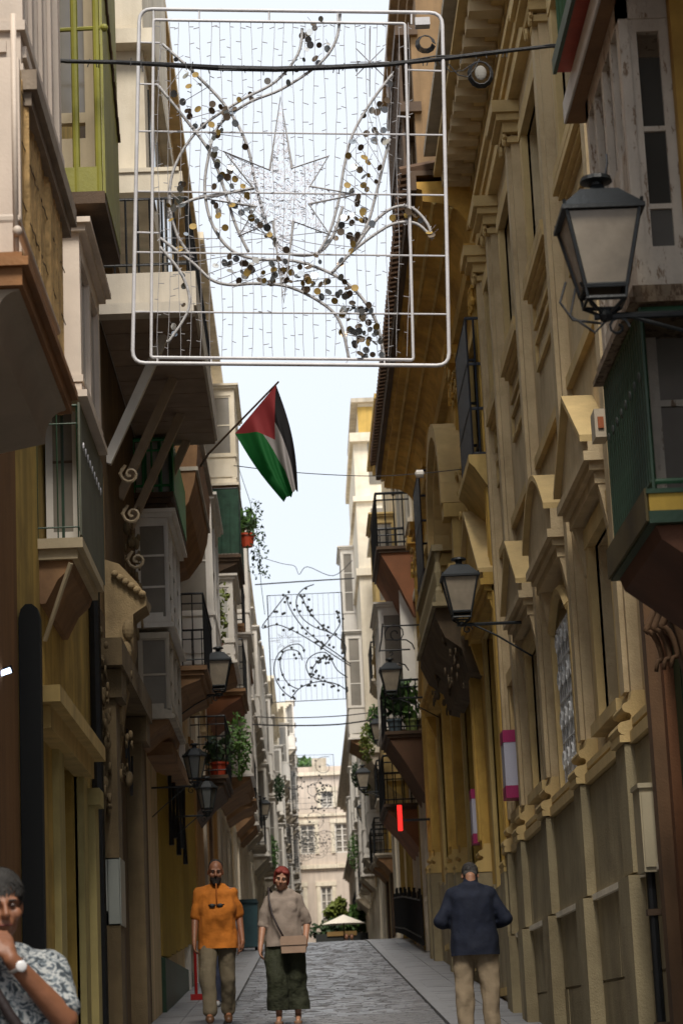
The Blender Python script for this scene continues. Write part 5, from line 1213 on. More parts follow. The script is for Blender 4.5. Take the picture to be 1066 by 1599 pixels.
# grey cabinet on the left
t = thing('utility_cabinet', 'pale grey utility cabinet fixed low on the dark left wall', 'cabinet', (XL, 20, 2.5))
a = onY(147, 1446, 20.); b = onY(188, 1339, 20.)
MB().box(a.x, b.x, 20.0, 20.5, a.z, b.z).build('cabinet', M('grey_enamel', (.36, .38, .34), .45, .08, 3, .05, .15), t)
MB().box(a.x+.012, a.x+.125, 19.985, 20.0, a.z+.12, b.z-.012).box(a.x+.13, b.x-.012, 19.985, 20.0, a.z+.01, b.z-.012).build('door', M('grey_enamel', ()), t)
MB().box(a.x+.015, a.x+.12, 19.98, 19.99, a.z+.085, a.z+.095).build('hinge', black, t); MB().box(XL-.02, a.x+.01, 20.05, 20.45, a.z+.05, b.z-.05).build('bracket', black, t)
# red stand
g_ = gz(30.6); t = thing('sign_stand', 'red metal stand with a square foot on the left pavement behind the man in orange', 'stand', (-1.44, 30.6, g_))
MB().box(-1.53, -1.35, 30.5, 30.7, g_+.015, g_+.09).build('foot', M('red_metal', (.33, .012, .012), .4, .15), t); MB().tube([(-1.46, 30.6, g_+.09), (-1.46, 30.6, g_+.95)], .02, 8).build('pole', M('red_metal', ()), t)
# blue-green bin
g_ = gz(50); t = thing('waste_bin', 'blue-green wheeled waste bin standing by the left wall behind the couple', 'bin', (-1.22, 50, g_))
MB().prism([(-1.40, g_+.1), (-1.06, g_+.1), (-1.02, g_+1.02), (-1.44, g_+1.02)], 'y', 49.9, 50.5).build('body', M('teal_plastic', (.035, .085, .10), .5, .2, 3, .1), t)
MB().prism([(-1.46, g_+1.02), (-1.0, g_+1.02), (-1.04, g_+1.1), (-1.42, g_+1.1)], 'y', 49.86, 50.55).build('lid', M('teal_plastic_dark', (.02, .05, .06), .5, .2, 3, .1), t)
for x in (-1.38, -1.08):
    me = cmesh('wheel', lambda: MB().lathe([(.02, -.03), (.1, -.03), (.1, .03), (.02, .03)], (0, 0, 0), 14), black); piece('wheel', me, (x, 50.1, g_+.12), t, rot=(0, math.pi/2, 0))
# black railings on the right
g_ = gz(47); t = thing('iron_railing', 'row of black iron window grilles along the right pavement near the crest', 'railing', (XR-.2, 48, g_))
for k in range(30):
    y = 44.2+k*.45; z = gz(min(y, 58)); MB().tube([(XR-.16, y, z+.15), (XR-.16, y, z+1.1+.12*math.sin(k*1.3))], .03, 5).build('bar', black, t)
MB().tube([(XR-.16, 44.2, gz(44.2)+.3), (XR-.16, 52, gz(52)+.3), (XR-.16, 57.3, gz(57)+.3)], .03, 5).tube([(XR-.16, 44.2, gz(44.2)+1.0), (XR-.16, 52, gz(52)+1.0), (XR-.16, 57.3, gz(57)+1.0)], .03, 5).build('rail', black, t)
# parasol, cafe, trees beyond the crest
Y = 100.; ap = onY(536, 1428, Y); e0 = onY(505, 1448, Y); e1 = onY(561, 1440, Y)
t = thing('parasol', 'large cream cafe parasol open beyond the crest of the street', 'parasol', (ap.x, Y, gz(Y)))
MB().add([tuple(ap)]+[(ap.x+1.0*math.cos(k*math.pi/4+.3)*1.0, Y+1.0*math.sin(k*math.pi/4+.3), e0.z+.1) for k in range(8)], [(0, k+1, (k+1) % 8+1) for k in range(8)]).build('canopy', M('cream_canvas', (.78, .72, .62), .8, .05, 3, .1), t)
MB().tube([(ap.x, Y, gz(Y)), tuple(ap)], .03, 8).build('pole', dkbrown, t)
t = thing('cafe_screen', 'dark cafe windbreak with a brown band just beyond the crest of the street', 'screen', (1.6, 103, gz(100)))
MB().box(.4, 3.2, 103, 103.1, gz(100), onY(520, 1458, 103).z).build('panel', M('cafe_dark', (.02, .022, .02), .8), t); MB().box(.9, 2.2, 102.95, 103.12, onY(520, 1462, 103).z, onY(520, 1455, 103).z).build('band', M('ochre_brown', (.22, .13, .04), .8), t)
def tree(x, y, zb, ht_, r, label, mat, seed, n=900, lf_=.35, name='tree'):
    random.seed(seed); t = thing(name, label, 'tree', (x, y, zb)); m = MB().tube([(x, y, zb), (x+.1, y, zb+ht_*.4), (x, y, zb+ht_*.75)], [.16, .11, .05], 7)
    for k in range(5): a = k*1.3; m.tube([(x+.05, y, zb+ht_*.4), (x+r*.6*math.cos(a), y+r*.6*math.sin(a), zb+ht_*.75)], [.07, .02], 5)
    m.build('trunk', dkbrown, t); c = MB()
    for k in range(10):
        q = (x+jit(r*.6), y+jit(r*.6), zb+ht_*.75+jit(r*.6)); leaves(c, q, (r*.5, r*.5, r*.45), n//10, lf_, 1)
    c.build('crown', mat, t, kind='stuff')
p = onY(540, 1400, 112); tree(2.4, 112, gz(100), p.z-gz(100)-.1, .9, 'bright green street tree above the cafe parasol', leafm, 5)
p = onY(522, 1425, 116); tree(1.3, 118, gz(100), p.z-gz(100)-.4, 1.1, 'darker green tree in front of the end building', leafd, 6)
p = onY(515, 1385, 125); tree(1.7, 125, gz(100), p.z-gz(100), .8, 'loose olive-green tree touching the end building window', leafy, 7)
tree(-.1, 202, 20, 5.3, 1.5, 'green tree on the roof garden above the end building', leafm, 8, lf_=.5)
tree(2.3, 206, 20, 4.6, 1.5, 'dark bushy roof-garden tree behind the roof room', leafd, 9, lf_=.5)
# hanging greenery on the far right balconies
for k, (a, b, Y, r_, mt_, lb) in enumerate(((573, 1160, 60, .35, leafy, 'yellow-green creeper spilling down beside the small lantern'), (572, 1215, 68, .35, leafy, 'creeper hanging from a far right balcony, upper part of the row'), (556, 1210, 80, .3, leafd, 'dark creeper on the far right beside the pink house'), (553, 1330, 90, .5, leafm, 'leafy creeper low among the far right balconies'), (436, 1230, 75, .3, leafd, 'creeper on the upper far left balconies'), (425, 1330, 80, .4, leafm, 'creeper trailing from a balcony above the woman'), (585, 1130, 52, .3, leafm, 'creeper behind the small lantern on the right'), (372, 1165, 40, .4, leafm, 'green creeper over the red pots on the left'))):
    random.seed(k+50); q = onY(a, b, Y); m = leaves(MB(), tuple(q), (r_*.6, r_, r_*1.5), 420, .10, 1)
    m.tube([tuple(q+Vector((0, 0, r_*1.5))), tuple(q-Vector((0, 0, r_*1.5)))], .02, 5)
    tagd(m.build('creeper', mt_, None, origin=tuple(q)), lb, 'plant')
#@@PEOPLE
# ================================================================== PEOPLE
def cap(mb, p0, p1, r0, r1, fy_=1.0, n=12, fx=1.0):
    """closed tapered capsule, flattened in depth by fy_"""
    p0, p1 = Vector(p0), Vector(p1); d = p1-p0; L = d.length or 1e-6; d.normalize()
    a = d.cross(Vector((0, 1, 0)))
    if a.length < .05: a = d.cross(Vector((1, 0, 0)))
    a.normalize(); b = d.cross(a); rings = []
    for k in range(5): t = math.pi/2*k/4; rings.append((p0-d*r0*math.cos(t), max(r0*math.sin(t), 1e-3)))
    for k in range(1, 5): t = math.pi/2*k/4; rings.append((p1+d*r1*math.sin(t), max(r1*math.cos(t), 1e-3)))
    base = len(mb.v); m = len(rings)
    for c, r in rings:
        for k in range(n):
            t = 2*math.pi*k/n; o = r*(math.cos(t)*a+math.sin(t)*b); mb.v.append((c.x+o.x*fx, c.y+o.y*fy_, c.z+o.z))
    for i in range(m-1):
        for k in range(n): k2 = (k+1) % n; mb.f.append((base+i*n+k, base+i*n+k2, base+(i+1)*n+k2, base+(i+1)*n+k))
    mb.f.append(tuple(base+k for k in range(n))[::-1]); mb.f.append(tuple(base+(m-1)*n+k for k in range(n)))
def fuse(mb, name, mat, parent, vox, rot, pos, smooth=8, wr=0., seed=0, cut=None):
    me = bpy.data.meshes.new('t'); me.from_pydata(mb.v, [], mb.f)
    bm = bmesh.new(); bm.from_mesh(me); bmesh.ops.recalc_face_normals(bm, faces=bm.faces); bm.to_mesh(me); bm.free()
    t = bpy.data.objects.new('t', me); COL.objects.link(t)
    r = t.modifiers.new('r', 'REMESH'); r.mode = 'VOXEL'; r.voxel_size = vox; r.use_smooth_shade = True
    s = t.modifiers.new('s', 'SMOOTH'); s.factor = .5; s.iterations = smooth
    dg = bpy.context.evaluated_depsgraph_get(); out = bpy.data.meshes.new_from_object(t.evaluated_get(dg)); bpy.data.objects.remove(t)
    out.name = name
    if cut or wr:
        bm = bmesh.new(); bm.from_mesh(out)
        if cut:
            for co, no in cut: bmesh.ops.bisect_plane(bm, geom=bm.verts[:]+bm.edges[:]+bm.faces[:], plane_co=co, plane_no=no, clear_outer=True)
        if wr:
            bm.normal_update()
            for v in bm.verts:
                q = Vector((v.co.x*7+seed, v.co.y*7, v.co.z*4.5+seed)); v.co += v.normal*wr*(noise.noise(q)+.6*noise.noise(q*2.3))
        bm.to_mesh(out); bm.free()
    M4 = Matrix.Translation(Vector(pos)-W[parent.name]) @ Matrix.Rotation(rot, 4, 'Z'); out.transform(M4)
    for p in out.polygons: p.use_smooth = True
    out.materials.clear(); out.materials.append(mat)
    o = bpy.data.objects.new(name, out); COL.objects.link(o); o.parent = parent; W[o.name] = W[parent.name]; return o
def hand(mb, w, d, palm_n, L=.18, curl=.5, side=1):
    """w wrist, d direction of hand, palm_n normal of the palm side, side = thumb side sign"""
    w, d, n = Vector(w), Vector(d).normalized(), Vector(palm_n).normalized(); s = d.cross(n).normalized()*side
    cap(mb, w, w+d*L*.18, .026, .03); 
    for k in (-1, 0, 1): cap(mb, w+d*L*.15+s*.014*k, w+d*L*.45+s*.024*k, .019, .016)
    for k, (o_, l) in enumerate(((.033, .36), (.012, .41), (-.010, .38), (-.031, .29))):
        b = w+d*L*.48+s*o_; c1 = b+(d*math.cos(curl*.6)+n*math.sin(curl*.6))*L*l*.5; c2 = c1+(d*math.cos(curl*1.7)+n*math.sin(curl*1.7))*L*l*.55
        cap(mb, b, c1, .0105, .0095, n=8); cap(mb, c1, c2, .0095, .0085, n=8)
    b = w+d*L*.14+s*.028; c1 = b+(d*.8+s*.55+n*.25).normalized()*L*.24; c2 = c1+(d*.95+n*.25).normalized()*L*.19
    cap(mb, b, c1, .014, .012, n=8); cap(mb, c1, c2, .012, .0095, n=8)
def head(mb, c, k=1.0, tilt=(0, 0)):
    """c = centre of the skull, face towards -Y; tilt = (forward, sideways)"""
    R3 = Matrix.Rotation(tilt[0], 3, 'X') @ Matrix.Rotation(tilt[1], 3, 'Y'); b0_ = len(mb.v)
    mb.ball((0, .01, .03), .076, .094, .092, 18, 12); mb.ball((0, -.022, -.045), .060, .066, .078, 16, 10); mb.ball((0, -.052, -.095), .030, .028, .022, 10, 8)
    cap(mb, (0, -.090, .012), (0, -.113, -.028), .010, .016, n=8); mb.ball((.013, -.102, -.034), .010, .011, .008, 8, 6); mb.ball((-.013, -.102, -.034), .010, .011, .008, 8, 6)
    cap(mb, (-.045, -.078, .022), (.045, -.078, .022), .011, .011, n=8)
    mb.ball((.045, -.065, -.028), .024, .022, .024, 10, 8); mb.ball((-.045, -.065, -.028), .024, .022, .024, 10, 8)
    cap(mb, (-.02, -.084, -.062), (.02, -.084, -.062), .0105, .0105, n=8); cap(mb, (-.018, -.080, -.073), (.018, -.080, -.073), .010, .010, n=8)
    for s in (-1, 1): mb.ball((s*.078, .012, -.008), .010, .02, .032, 8, 8)
    for i in range(b0_, len(mb.v)): mb.v[i] = tuple(R3 @ (Vector(mb.v[i])*k)+Vector(c))
    return lambda p: R3 @ (Vector(p)*k)+Vector(c)
def face_bits(par, T, rot, pos, hairm, k=1.0):
    M4 = Matrix.Translation(Vector(pos)-W[par.name]) @ Matrix.Rotation(rot, 4, 'Z')
    def put(name, mb, mat):
        me = mb.mesh(name, smooth=True); me.transform(M4); me.materials.append(mat); o = bpy.data.objects.new(name, me); COL.objects.link(o); o.parent = par; W[o.name] = W[par.name]
    for s in (-1, 1):
        put('eye', MB().ball(tuple(T((s*.031, -.083, .004))), .011*k, .007*k, .007*k, 10, 6), M('eye', (.10, .07, .06), .2, .1, 5, 0))
        m = MB(); cap(m, T((s*.018, -.092, .021)), T((s*.046, -.083, .022)), .004*k, .003*k, n=6); put('eyebrow', m, hairm)
    m = MB(); cap(m, T((-.019, -.0935, -.067)), T((.019, -.0935, -.067)), .0035*k, .0035*k, n=6); put('lips', m, M('lips', (.20, .05, .04), .5, .1, 5, 0))
def strands(par, T, rot, pos, mat, c, rad, n=500, L=.028, seed=1, keep=lambda v: v.y > -.03 or v.z > .05):
    random.seed(seed); m = MB()
    while n:
        v = Vector((jit(1), jit(1), jit(1)))
        if v.length > 1 or v.length < .1: continue
        v.normalize()
        p = Vector((c[0]+v.x*rad[0], c[1]+v.y*rad[1], c[2]+v.z*rad[2]))
        if not keep(p) or v.z < -.45: continue
        n -= 1; t = Vector((jit(.5), .8*v.y+.3+jit(.4), -.8+jit(.5))); t = (t-t.dot(v)*v*.75).normalized(); q = p+t*L*random.uniform(.5, 1.2); sd = t.cross(v).normalized()*.0035
        m.add([T(p-sd), T(p+sd), T(q)], [(0, 1, 2)])
    o = put_mesh(par, 'hair_strands', m, mat, rot, pos, False); o['kind'] = 'stuff'
def limb(mb, pts, rs, fy_=1.0):
    for i in range(len(pts)-1): cap(mb, pts[i], pts[i+1], rs[i], rs[i+1], fy_)
def put_mesh(par, name, mb, mat, rot, pos, smooth=True):
    M4 = Matrix.Translation(Vector(pos)-W[par.name]) @ Matrix.Rotation(rot, 4, 'Z'); me = mb.mesh(name, smooth=smooth); me.transform(M4); me.materials.append(mat)
    o = bpy.data.objects.new(name, me); COL.objects.link(o); o.parent = par; W[o.name] = W[par.name]; return o

def loft(mb, secs, n=24):
    base = len(mb.v); out = []
    for i in range(len(secs)-1):
        p0, p1, p2, p3 = secs[max(i-1, 0)], secs[i], secs[i+1], secs[min(i+2, len(secs)-1)]
        for t in range(4):
            u = t/4; out.append([.5*((2*p1[j])+(-p0[j]+p2[j])*u+(2*p0[j]-5*p1[j]+4*p2[j]-p3[j])*u*u+(-p0[j]+3*p1[j]-3*p2[j]+p3[j])*u**3) for j in range(4)])
    out.append(list(secs[-1]))
    for z, rx, ry, yo in out:
        for k in range(n):
            a = 2*math.pi*k/n; c, s_ = math.cos(a), math.sin(a); q = .82
            mb.v.append((rx*math.copysign(abs(c)**q, c), yo+ry*math.copysign(abs(s_)**q, s_), z))
    for i in range(len(out)-1):
        for k in range(n): k2 = (k+1) % n; mb.f.append((base+i*n+k, base+i*n+k2, base+(i+1)*n+k2, base+(i+1)*n+k))
    mb.f.append(tuple(base+k for k in range(n))[::-1]); mb.f.append(tuple(base+(len(out)-1)*n+k for k in range(n)))
def torso(mb, sh_w, ch, be, hip, dz=0, fy_=.72, zs=(1.46, 1.30, 1.12, .94), e=0., neck=True, low=None, flare=0.):
    zt, zc, zb, zh = zs; low = low or zh-.09; e2 = e*1.1
    loft(mb, [(low, hip*.97+e2+flare, hip*.66+e2+flare, 0), (zh, hip+e2+flare*.6, hip*.70+e2+flare*.5, 0), (zb-.02, be*.97+e2, be*.72+e2+dz*.5, -dz*.6), ((zb+zc)/2, be*1.0+e2, be*.72+e2+dz*.4, -dz*.5),
              (zc, ch*1.04+e, ch*.74+e, 0), (zc+.07, ch*1.06+e*.8, ch*.66+e, .005), (zt-.055, sh_w*.97+e*.3, .078+e*.7, .008), (zt-.022, sh_w*.70+e*.3, .070+e*.6, .010), (zt+.008, .092+e*.8, .060+e*.6, .010), (zt+.022, .062+e*.5, .052+e*.4, .008)])
    for s_ in (-1, 1): cap(mb, (s_*(sh_w-.05), 0, zt-.075), (s_*(sh_w-.01), 0, zt-.085), .058+e*.6, .055+e*.6, .95)
    if neck: cap(mb, (0, .012, zt-.02), (0, -.002, zt+.08), .056, .052)

# --- man in orange
def man_orange():
    Y = 25.; p = onY(341, 1500, Y); pos = (p.x, Y, gz(Y)+.03); rot = .05; H = 1.0
    t = thing('person', 'bearded man in an orange short-sleeved shirt and khaki trousers walking on the left', 'person', pos)
    b = MB(); torso(b, .18, .16, .165, .155, .02)
    T = head(b, (0, -.035, 1.60), 1.02, (.12, .03))
    R = [(.172, 0, 1.375), (.238, .04, 1.11), (.262, -.04, .87)]; L = [(-.172, 0, 1.375), (-.235, -.02, 1.10), (-.25, -.14, .87)]
    for A, sd in ((R, 1), (L, -1)): limb(b, A, [.052, .042, .028]); hand(b, A[2], (0, -.15, -1), (-sd, 0, 0) if 1 else 0, side=-1, curl=.7)
    RL = [(.095, 0, .90), (.10, .02, .48), (.09, .17, .13)]; LL = [(-.095, 0, .90), (-.12, -.20, .52), (-.11, -.25, .10)]
    for A in (RL, LL): limb(b, A, [.085, .055, .035]); cap(b, A[2], (A[2][0], A[2][1]-.15, .045), .035, .028)
    fuse(b, 'body', skin, t, .0085, rot, pos, 4)
    face_bits(t, T, rot, pos, M('dark_hair', (.02, .015, .012), .8, .3, 20, .3))
    hb_ = MB(); hb_.ball((0, .030, .045), .079, .088, .088, 18, 12)
    h2 = MB(); h2.v = [tuple(T(v)) for v in hb_.v]; h2.f = hb_.f; q = T((0, -.035, .06)); fuse(h2, 'hair', MATS['dark_hair'], t, .006, rot, pos, 2, .003, cut=[(T((0, -.045, .062)), Vector((0, -.8, -.5)))])
    bb_ = MB(); bb_.ball((0, -.036, -.078), .062, .066, .058, 14, 10); bb_.ball((0, -.066, -.11), .04, .04, .035, 12, 8); cap(bb_, (-.025, -.092, -.052), (.025, -.092, -.052), .009, .009, n=8)
    h2 = MB(); h2.v = [tuple(T(v)) for v in bb_.v]; h2.f = bb_.f; fuse(h2, 'beard', MATS['dark_hair'], t, .006, rot, pos, 2, .003, cut=[(T((0, 0, -.048)), Vector((0, -.15, 1)))])
    s = MB(); torso(s, .18, .165, .175, .165, .03, .80, (1.46, 1.30, 1.12, .94), .026, False, .76, .028)
    for A in (R, L):
        a0, a1 = Vector(A[0]), Vector(A[1]); limb(s, [a0, a0.lerp(a1, .5), a0.lerp(a1, .82)], [.060, .060, .066])
    fuse(s, 'shirt', M('orange_linen', (.50, .155, .014), .9, .18, 6, .45, .0, fine=16, bd=.022), t, .011, rot, pos, 6, .020, 3, cut=[((0, 0, .79), Vector((0, 0, -1)))])
    c = MB(); put_mesh(t, 'placket', c.box(-.012, .012, -.165, -.158, 1.22, 1.44) if 0 else MB().tube([(0, -.135, 1.47), (0, -.16, 1.36), (0, -.175, 1.22)], .008, 5), M('orange_seam', (.35, .10, .01), .9), rot, pos)
    g = MB()      # sunglasses hung on the shirt
    for sx_ in (-.05, .035): g.ball((sx_, -.185, 1.235), .034, .012, .022, 10, 6)
    g.tube([(-.09, -.17, 1.245), (.08, -.17, 1.245)], .006, 5); put_mesh(t, 'sunglasses', g, MATS['lamp_black'], rot, pos)
    r = MB(); cap(r, (-.06, 0, .90), (.06, 0, .90), .115, .115, .9)
    limb(r, [(.09, 0, .86), (.10, .02, .48), (.09, .15, .16)], [.108, .085, .078]); limb(r, [(-.09, 0, .86), (-.12, -.20, .52), (-.11, -.24, .15)], [.108, .090, .076])
    fuse(r, 'trousers', M('khaki_cotton', (.15, .12, .075), .9, .15, 5, .6, fine=12, bd=.022), t, .011, rot, pos, 5, .016, 9, cut=[((0, 0, .095), Vector((0, 0, -1)))])
    for A in (RL, LL):
        f = MB(); x, y, z = A[2]; cap(f, (x, y+.03, z-.04), (x, y-.16, .045), .05, .044); cap(f, (x, y+.0, z-.03), (x, y, z+.01), .045, .04)
        fuse(f, 'shoe', M('brown_leather', (.10, .045, .02), .5, .2, 6, .2), t, .009, rot, pos, 3, 0, cut=[((0, 0, .012), Vector((0, 0, -1)))])
def woman():
    Y = 24.5; p = onY(446, 1500, Y); pos = (p.x, Y, gz(Y)+.03); rot = -.04
    t = thing('person', 'red-haired woman in a taupe t-shirt and wide dark green trousers with a shoulder bag', 'person', pos)
    k = .93; b = MB(); torso(b, .155, .145, .15, .16, .01, .75, (1.36, 1.22, 1.05, .88))
    T = head(b, (-.01, -.045, 1.50), .95, (.18, .16))
    R = [(.15, 0, 1.28), (.235, .05, 1.04), (.215, -.04, .83)]; L = [(-.15, 0, 1.28), (-.225, -.02, 1.02), (-.25, -.13, .80)]
    limb(b, R, [.05, .042, .027]); hand(b, R[2], (-.1, -.2, -1), (-1, 0, 0), side=-1, curl=.8, L=.165); limb(b, L, [.05, .04, .027]); hand(b, L[2], (-.05, -.2, -1), (1, 0, 0), side=-1, curl=.6, L=.165)
    RL = [(.09, 0, .84), (.10, -.02, .46), (.11, .03, .08)]; LL = [(-.09, 0, .84), (-.09, -.10, .47), (-.085, -.06, .08)]
    for A in (RL, LL): limb(b, A, [.085, .055, .034]); cap(b, A[2], (A[2][0], A[2][1]-.15, .035), .032, .025)
    fuse(b, 'body', skinl, t, .0085, rot, pos, 4)
    rh = M('red_hair', (.17, .020, .012), .7, .35, 20, .4); face_bits(t, T, rot, pos, M('dark_hair', ()), .93)
    hb_ = MB(); hb_.ball((0, .022, .045), .088, .096, .092, 18, 12); hb_.ball((0, .055, -.03), .082, .066, .08, 16, 10); hb_.ball((.04, -.055, .075), .045, .035, .03, 10, 8); hb_.ball((-.035, -.06, .08), .045, .032, .028, 10, 8)
    for s_ in (-1, 1): hb_.ball((s_*.078, .02, -.02), .016, .04, .06, 10, 8)
    h2 = MB(); h2.v = [tuple(T(v)) for v in hb_.v]; h2.f = hb_.f; fuse(h2, 'hair', rh, t, .006, rot, pos, 3, .008)
    strands(t, T, rot, pos, rh, (0, .028, .04), (.090, .098, .096), 700, .035, 2)
    s = MB(); torso(s, .155, .148, .158, .165, .015, .80, (1.36, 1.22, 1.05, .88), .022, False, .79, .02)
    for sx_ in (-.075, .075): s.ball((sx_, -.085, 1.185), .08, .07, .075, 12, 10)
    for A in (R, L): a0, a1 = Vector(A[0]), Vector(A[1]); limb(s, [a0, a0.lerp(a1, .5), a0.lerp(a1, .92)], [.062, .066, .068])
    fuse(s, 'shirt', M('taupe_knit', (.25, .20, .165), .9, .12, 6, .45, fine=16, bd=.02), t, .011, rot, pos, 6, .016, 5, cut=[((0, 0, .80), Vector((0, 0, -1)))])
    r = MB(); cap(r, (-.065, 0, .84), (.065, 0, .84), .118, .118, .88)
    limb(r, [(.09, 0, .82), (.105, -.02, .48), (.115, .02, .17)], [.125, .115, .125]); limb(r, [(-.09, 0, .82), (-.095, -.10, .48), (-.09, -.07, .20)], [.125, .115, .125])
    fuse(r, 'trousers', M('dark_green_crepe', (.018, .021, .007), .85, .3, 5, .9, fine=14, bd=.03), t, .011, rot, pos, 5, .022, 2, cut=[((0, 0, .15), Vector((0, 0, -1)))])
    for A in (RL, LL):
        x, y, z = A[2]; f = MB(); cap(f, (x, y+.03, .018), (x, y-.17, .018), .042, .045); 
        fuse(f, 'sandal', M('tan_leather', (.22, .12, .07), .5), t, .009, rot, pos, 2, 0, cut=[((0, 0, .035), Vector((0, 0, 1))), ((0, 0, .004), Vector((0, 0, -1)))])
    bag = MB(); bag.prism([(-.125, -.08), (.125, -.08), (.135, .06), (.12, .085), (-.12, .085), (-.135, .06)], 'y', -.28, -.19)
    for i in range(len(bag.v)): v = bag.v[i]; bag.v[i] = (v[0]+.10, v[1], v[2]+.80)
    bo = put_mesh(t, 'bag', bag, M('beige_leather', (.30, .20, .14), .45, .12, 5, .2), rot, pos, False)
    f = MB().prism([(-.135, .0), (.135, .0), (.138, .062), (.122, .092), (-.122, .092), (-.138, .062)], 'y', -.29, -.185)
    for i in range(len(f.v)): v = f.v[i]; f.v[i] = (v[0]+.10, v[1], v[2]+.80)
    put_mesh(bo, 'flap', f, M('beige_leather', ()), rot, pos, False)
    put_mesh(bo, 'strap', MB().tube([(.0, -.21, .88), (-.06, -.205, 1.0), (-.11, -.20, 1.12), (-.145, -.13, 1.28), (-.15, -.04, 1.41), (-.13, .08, 1.38), (0, .18, 1.1), (.16, .12, .95), (.20, -.12, .88)], .011, 6), M('dark_strap', (.03, .02, .02), .6), rot, pos)
def man_back():
    Y = 21.4; p = onY(741, 1500, Y); pos = (p.x, Y, gz(Y)+.03); rot = math.pi-.05
    t = thing('person', 'grey-haired man in a navy jacket and beige trousers standing with his back turned at right', 'person', pos)
    b = MB(); torso(b, .17, .16, .17, .165, .0, .75, (1.36, 1.2, 1.03, .88)); T = head(b, (0, -.09, 1.455), .95, (.55, 0))
    R = [(-.168, -.02, 1.285), (-.305, .02, 1.05), (-.15, -.18, 1.0)]; L = [(.168, -.02, 1.285), (.29, .03, 1.05), (.14, -.2, 1.02)]
    for A, sd in ((R, 1), (L, -1)): limb(b, A, [.052, .042, .028]); hand(b, A[2], (sd*.8, -.6, .1), (0, 0, 1), side=1 if sd > 0 else -1, curl=.6)
    RL = [(.10, 0, .84), (.115, 0, .45), (.12, .02, .08)]; LL = [(-.10, 0, .84), (-.12, 0, .45), (-.125, .02, .08)]
    for A in (RL, LL): limb(b, A, [.085, .055, .035]); cap(b, A[2], (A[2][0], A[2][1]-.15, .04), .035, .028)
    fuse(b, 'body', skinl, t, .0085, rot, pos, 4)
    gh = M('grey_hair', (.055, .05, .048), .8, .3, 20, .3); face_bits(t, T, rot, pos, gh, .95)
    hb_ = MB(); hb_.ball((0, .025, .042), .082, .092, .088, 18, 12); hb_.ball((0, .06, -.01), .072, .05, .055, 14, 10)
    h2 = MB(); h2.v = [tuple(T(v)) for v in hb_.v]; h2.f = hb_.f; fuse(h2, 'hair', gh, t, .006, rot, pos, 2, .004, cut=[(T((0, -.03, .05)), Vector((0, -.9, -.3)))])
    strands(t, T, rot, pos, gh, (0, .03, .04), (.083, .094, .09), 600, .022, 4)
    s = MB(); torso(s, .18, .168, .175, .17, .0, .82, (1.37, 1.20, 1.03, .87), .03, False, .71, .028); cap(s, (0, -.01, 1.36), (0, -.03, 1.40), .076, .070)
    for A in (R, L): limb(s, [A[0], A[1], Vector(A[1]).lerp(Vector(A[2]), .9)], [.074, .062, .050])
    fuse(s, 'jacket', M('navy_wool', (.006, .010, .026), .85, .25, 5, .45, fine=14, bd=.02), t, .011, rot, pos, 6, .014, 7, cut=[((0, 0, .735), Vector((0, 0, -1)))])
    r = MB(); cap(r, (-.065, 0, .82), (.065, 0, .82), .115, .115, .9); limb(r, [(.10, 0, .80), (.115, 0, .45), (.12, .02, .07)], [.115, .092, .078]); limb(r, [(-.10, 0, .80), (-.12, 0, .45), (-.125, .02, .07)], [.115, .092, .078])
    fuse(r, 'trousers', M('beige_cotton', (.30, .23, .15), .9, .12, 5, .5, fine=12, bd=.022), t, .011, rot, pos, 5, .018, 4, cut=[((0, 0, .06), Vector((0, 0, -1)))])
    for A in (RL, LL):
        x, y, z = A[2]; f = MB(); cap(f, (x, y+.03, .045), (x, y-.17, .04), .048, .043); fuse(f, 'shoe', M('brown_leather', ()), t, .009, rot, pos, 3, 0, cut=[((0, 0, .01), Vector((0, 0, -1)))])
    pp = MB().box(-.06, .09, -.30, -.295, 1.0, 1.16); put_mesh(t, 'sheet', pp, M('paper', (.6, .58, .52), .8), rot, pos, False)
    pk = MB(); cap(pk, (-.265, -.10, 1.05), (-.225, -.12, 1.12), .05, .045); put_mesh(t, 'white_bag', pk, M('pale_bag', (.42, .43, .40), .7), rot, pos)
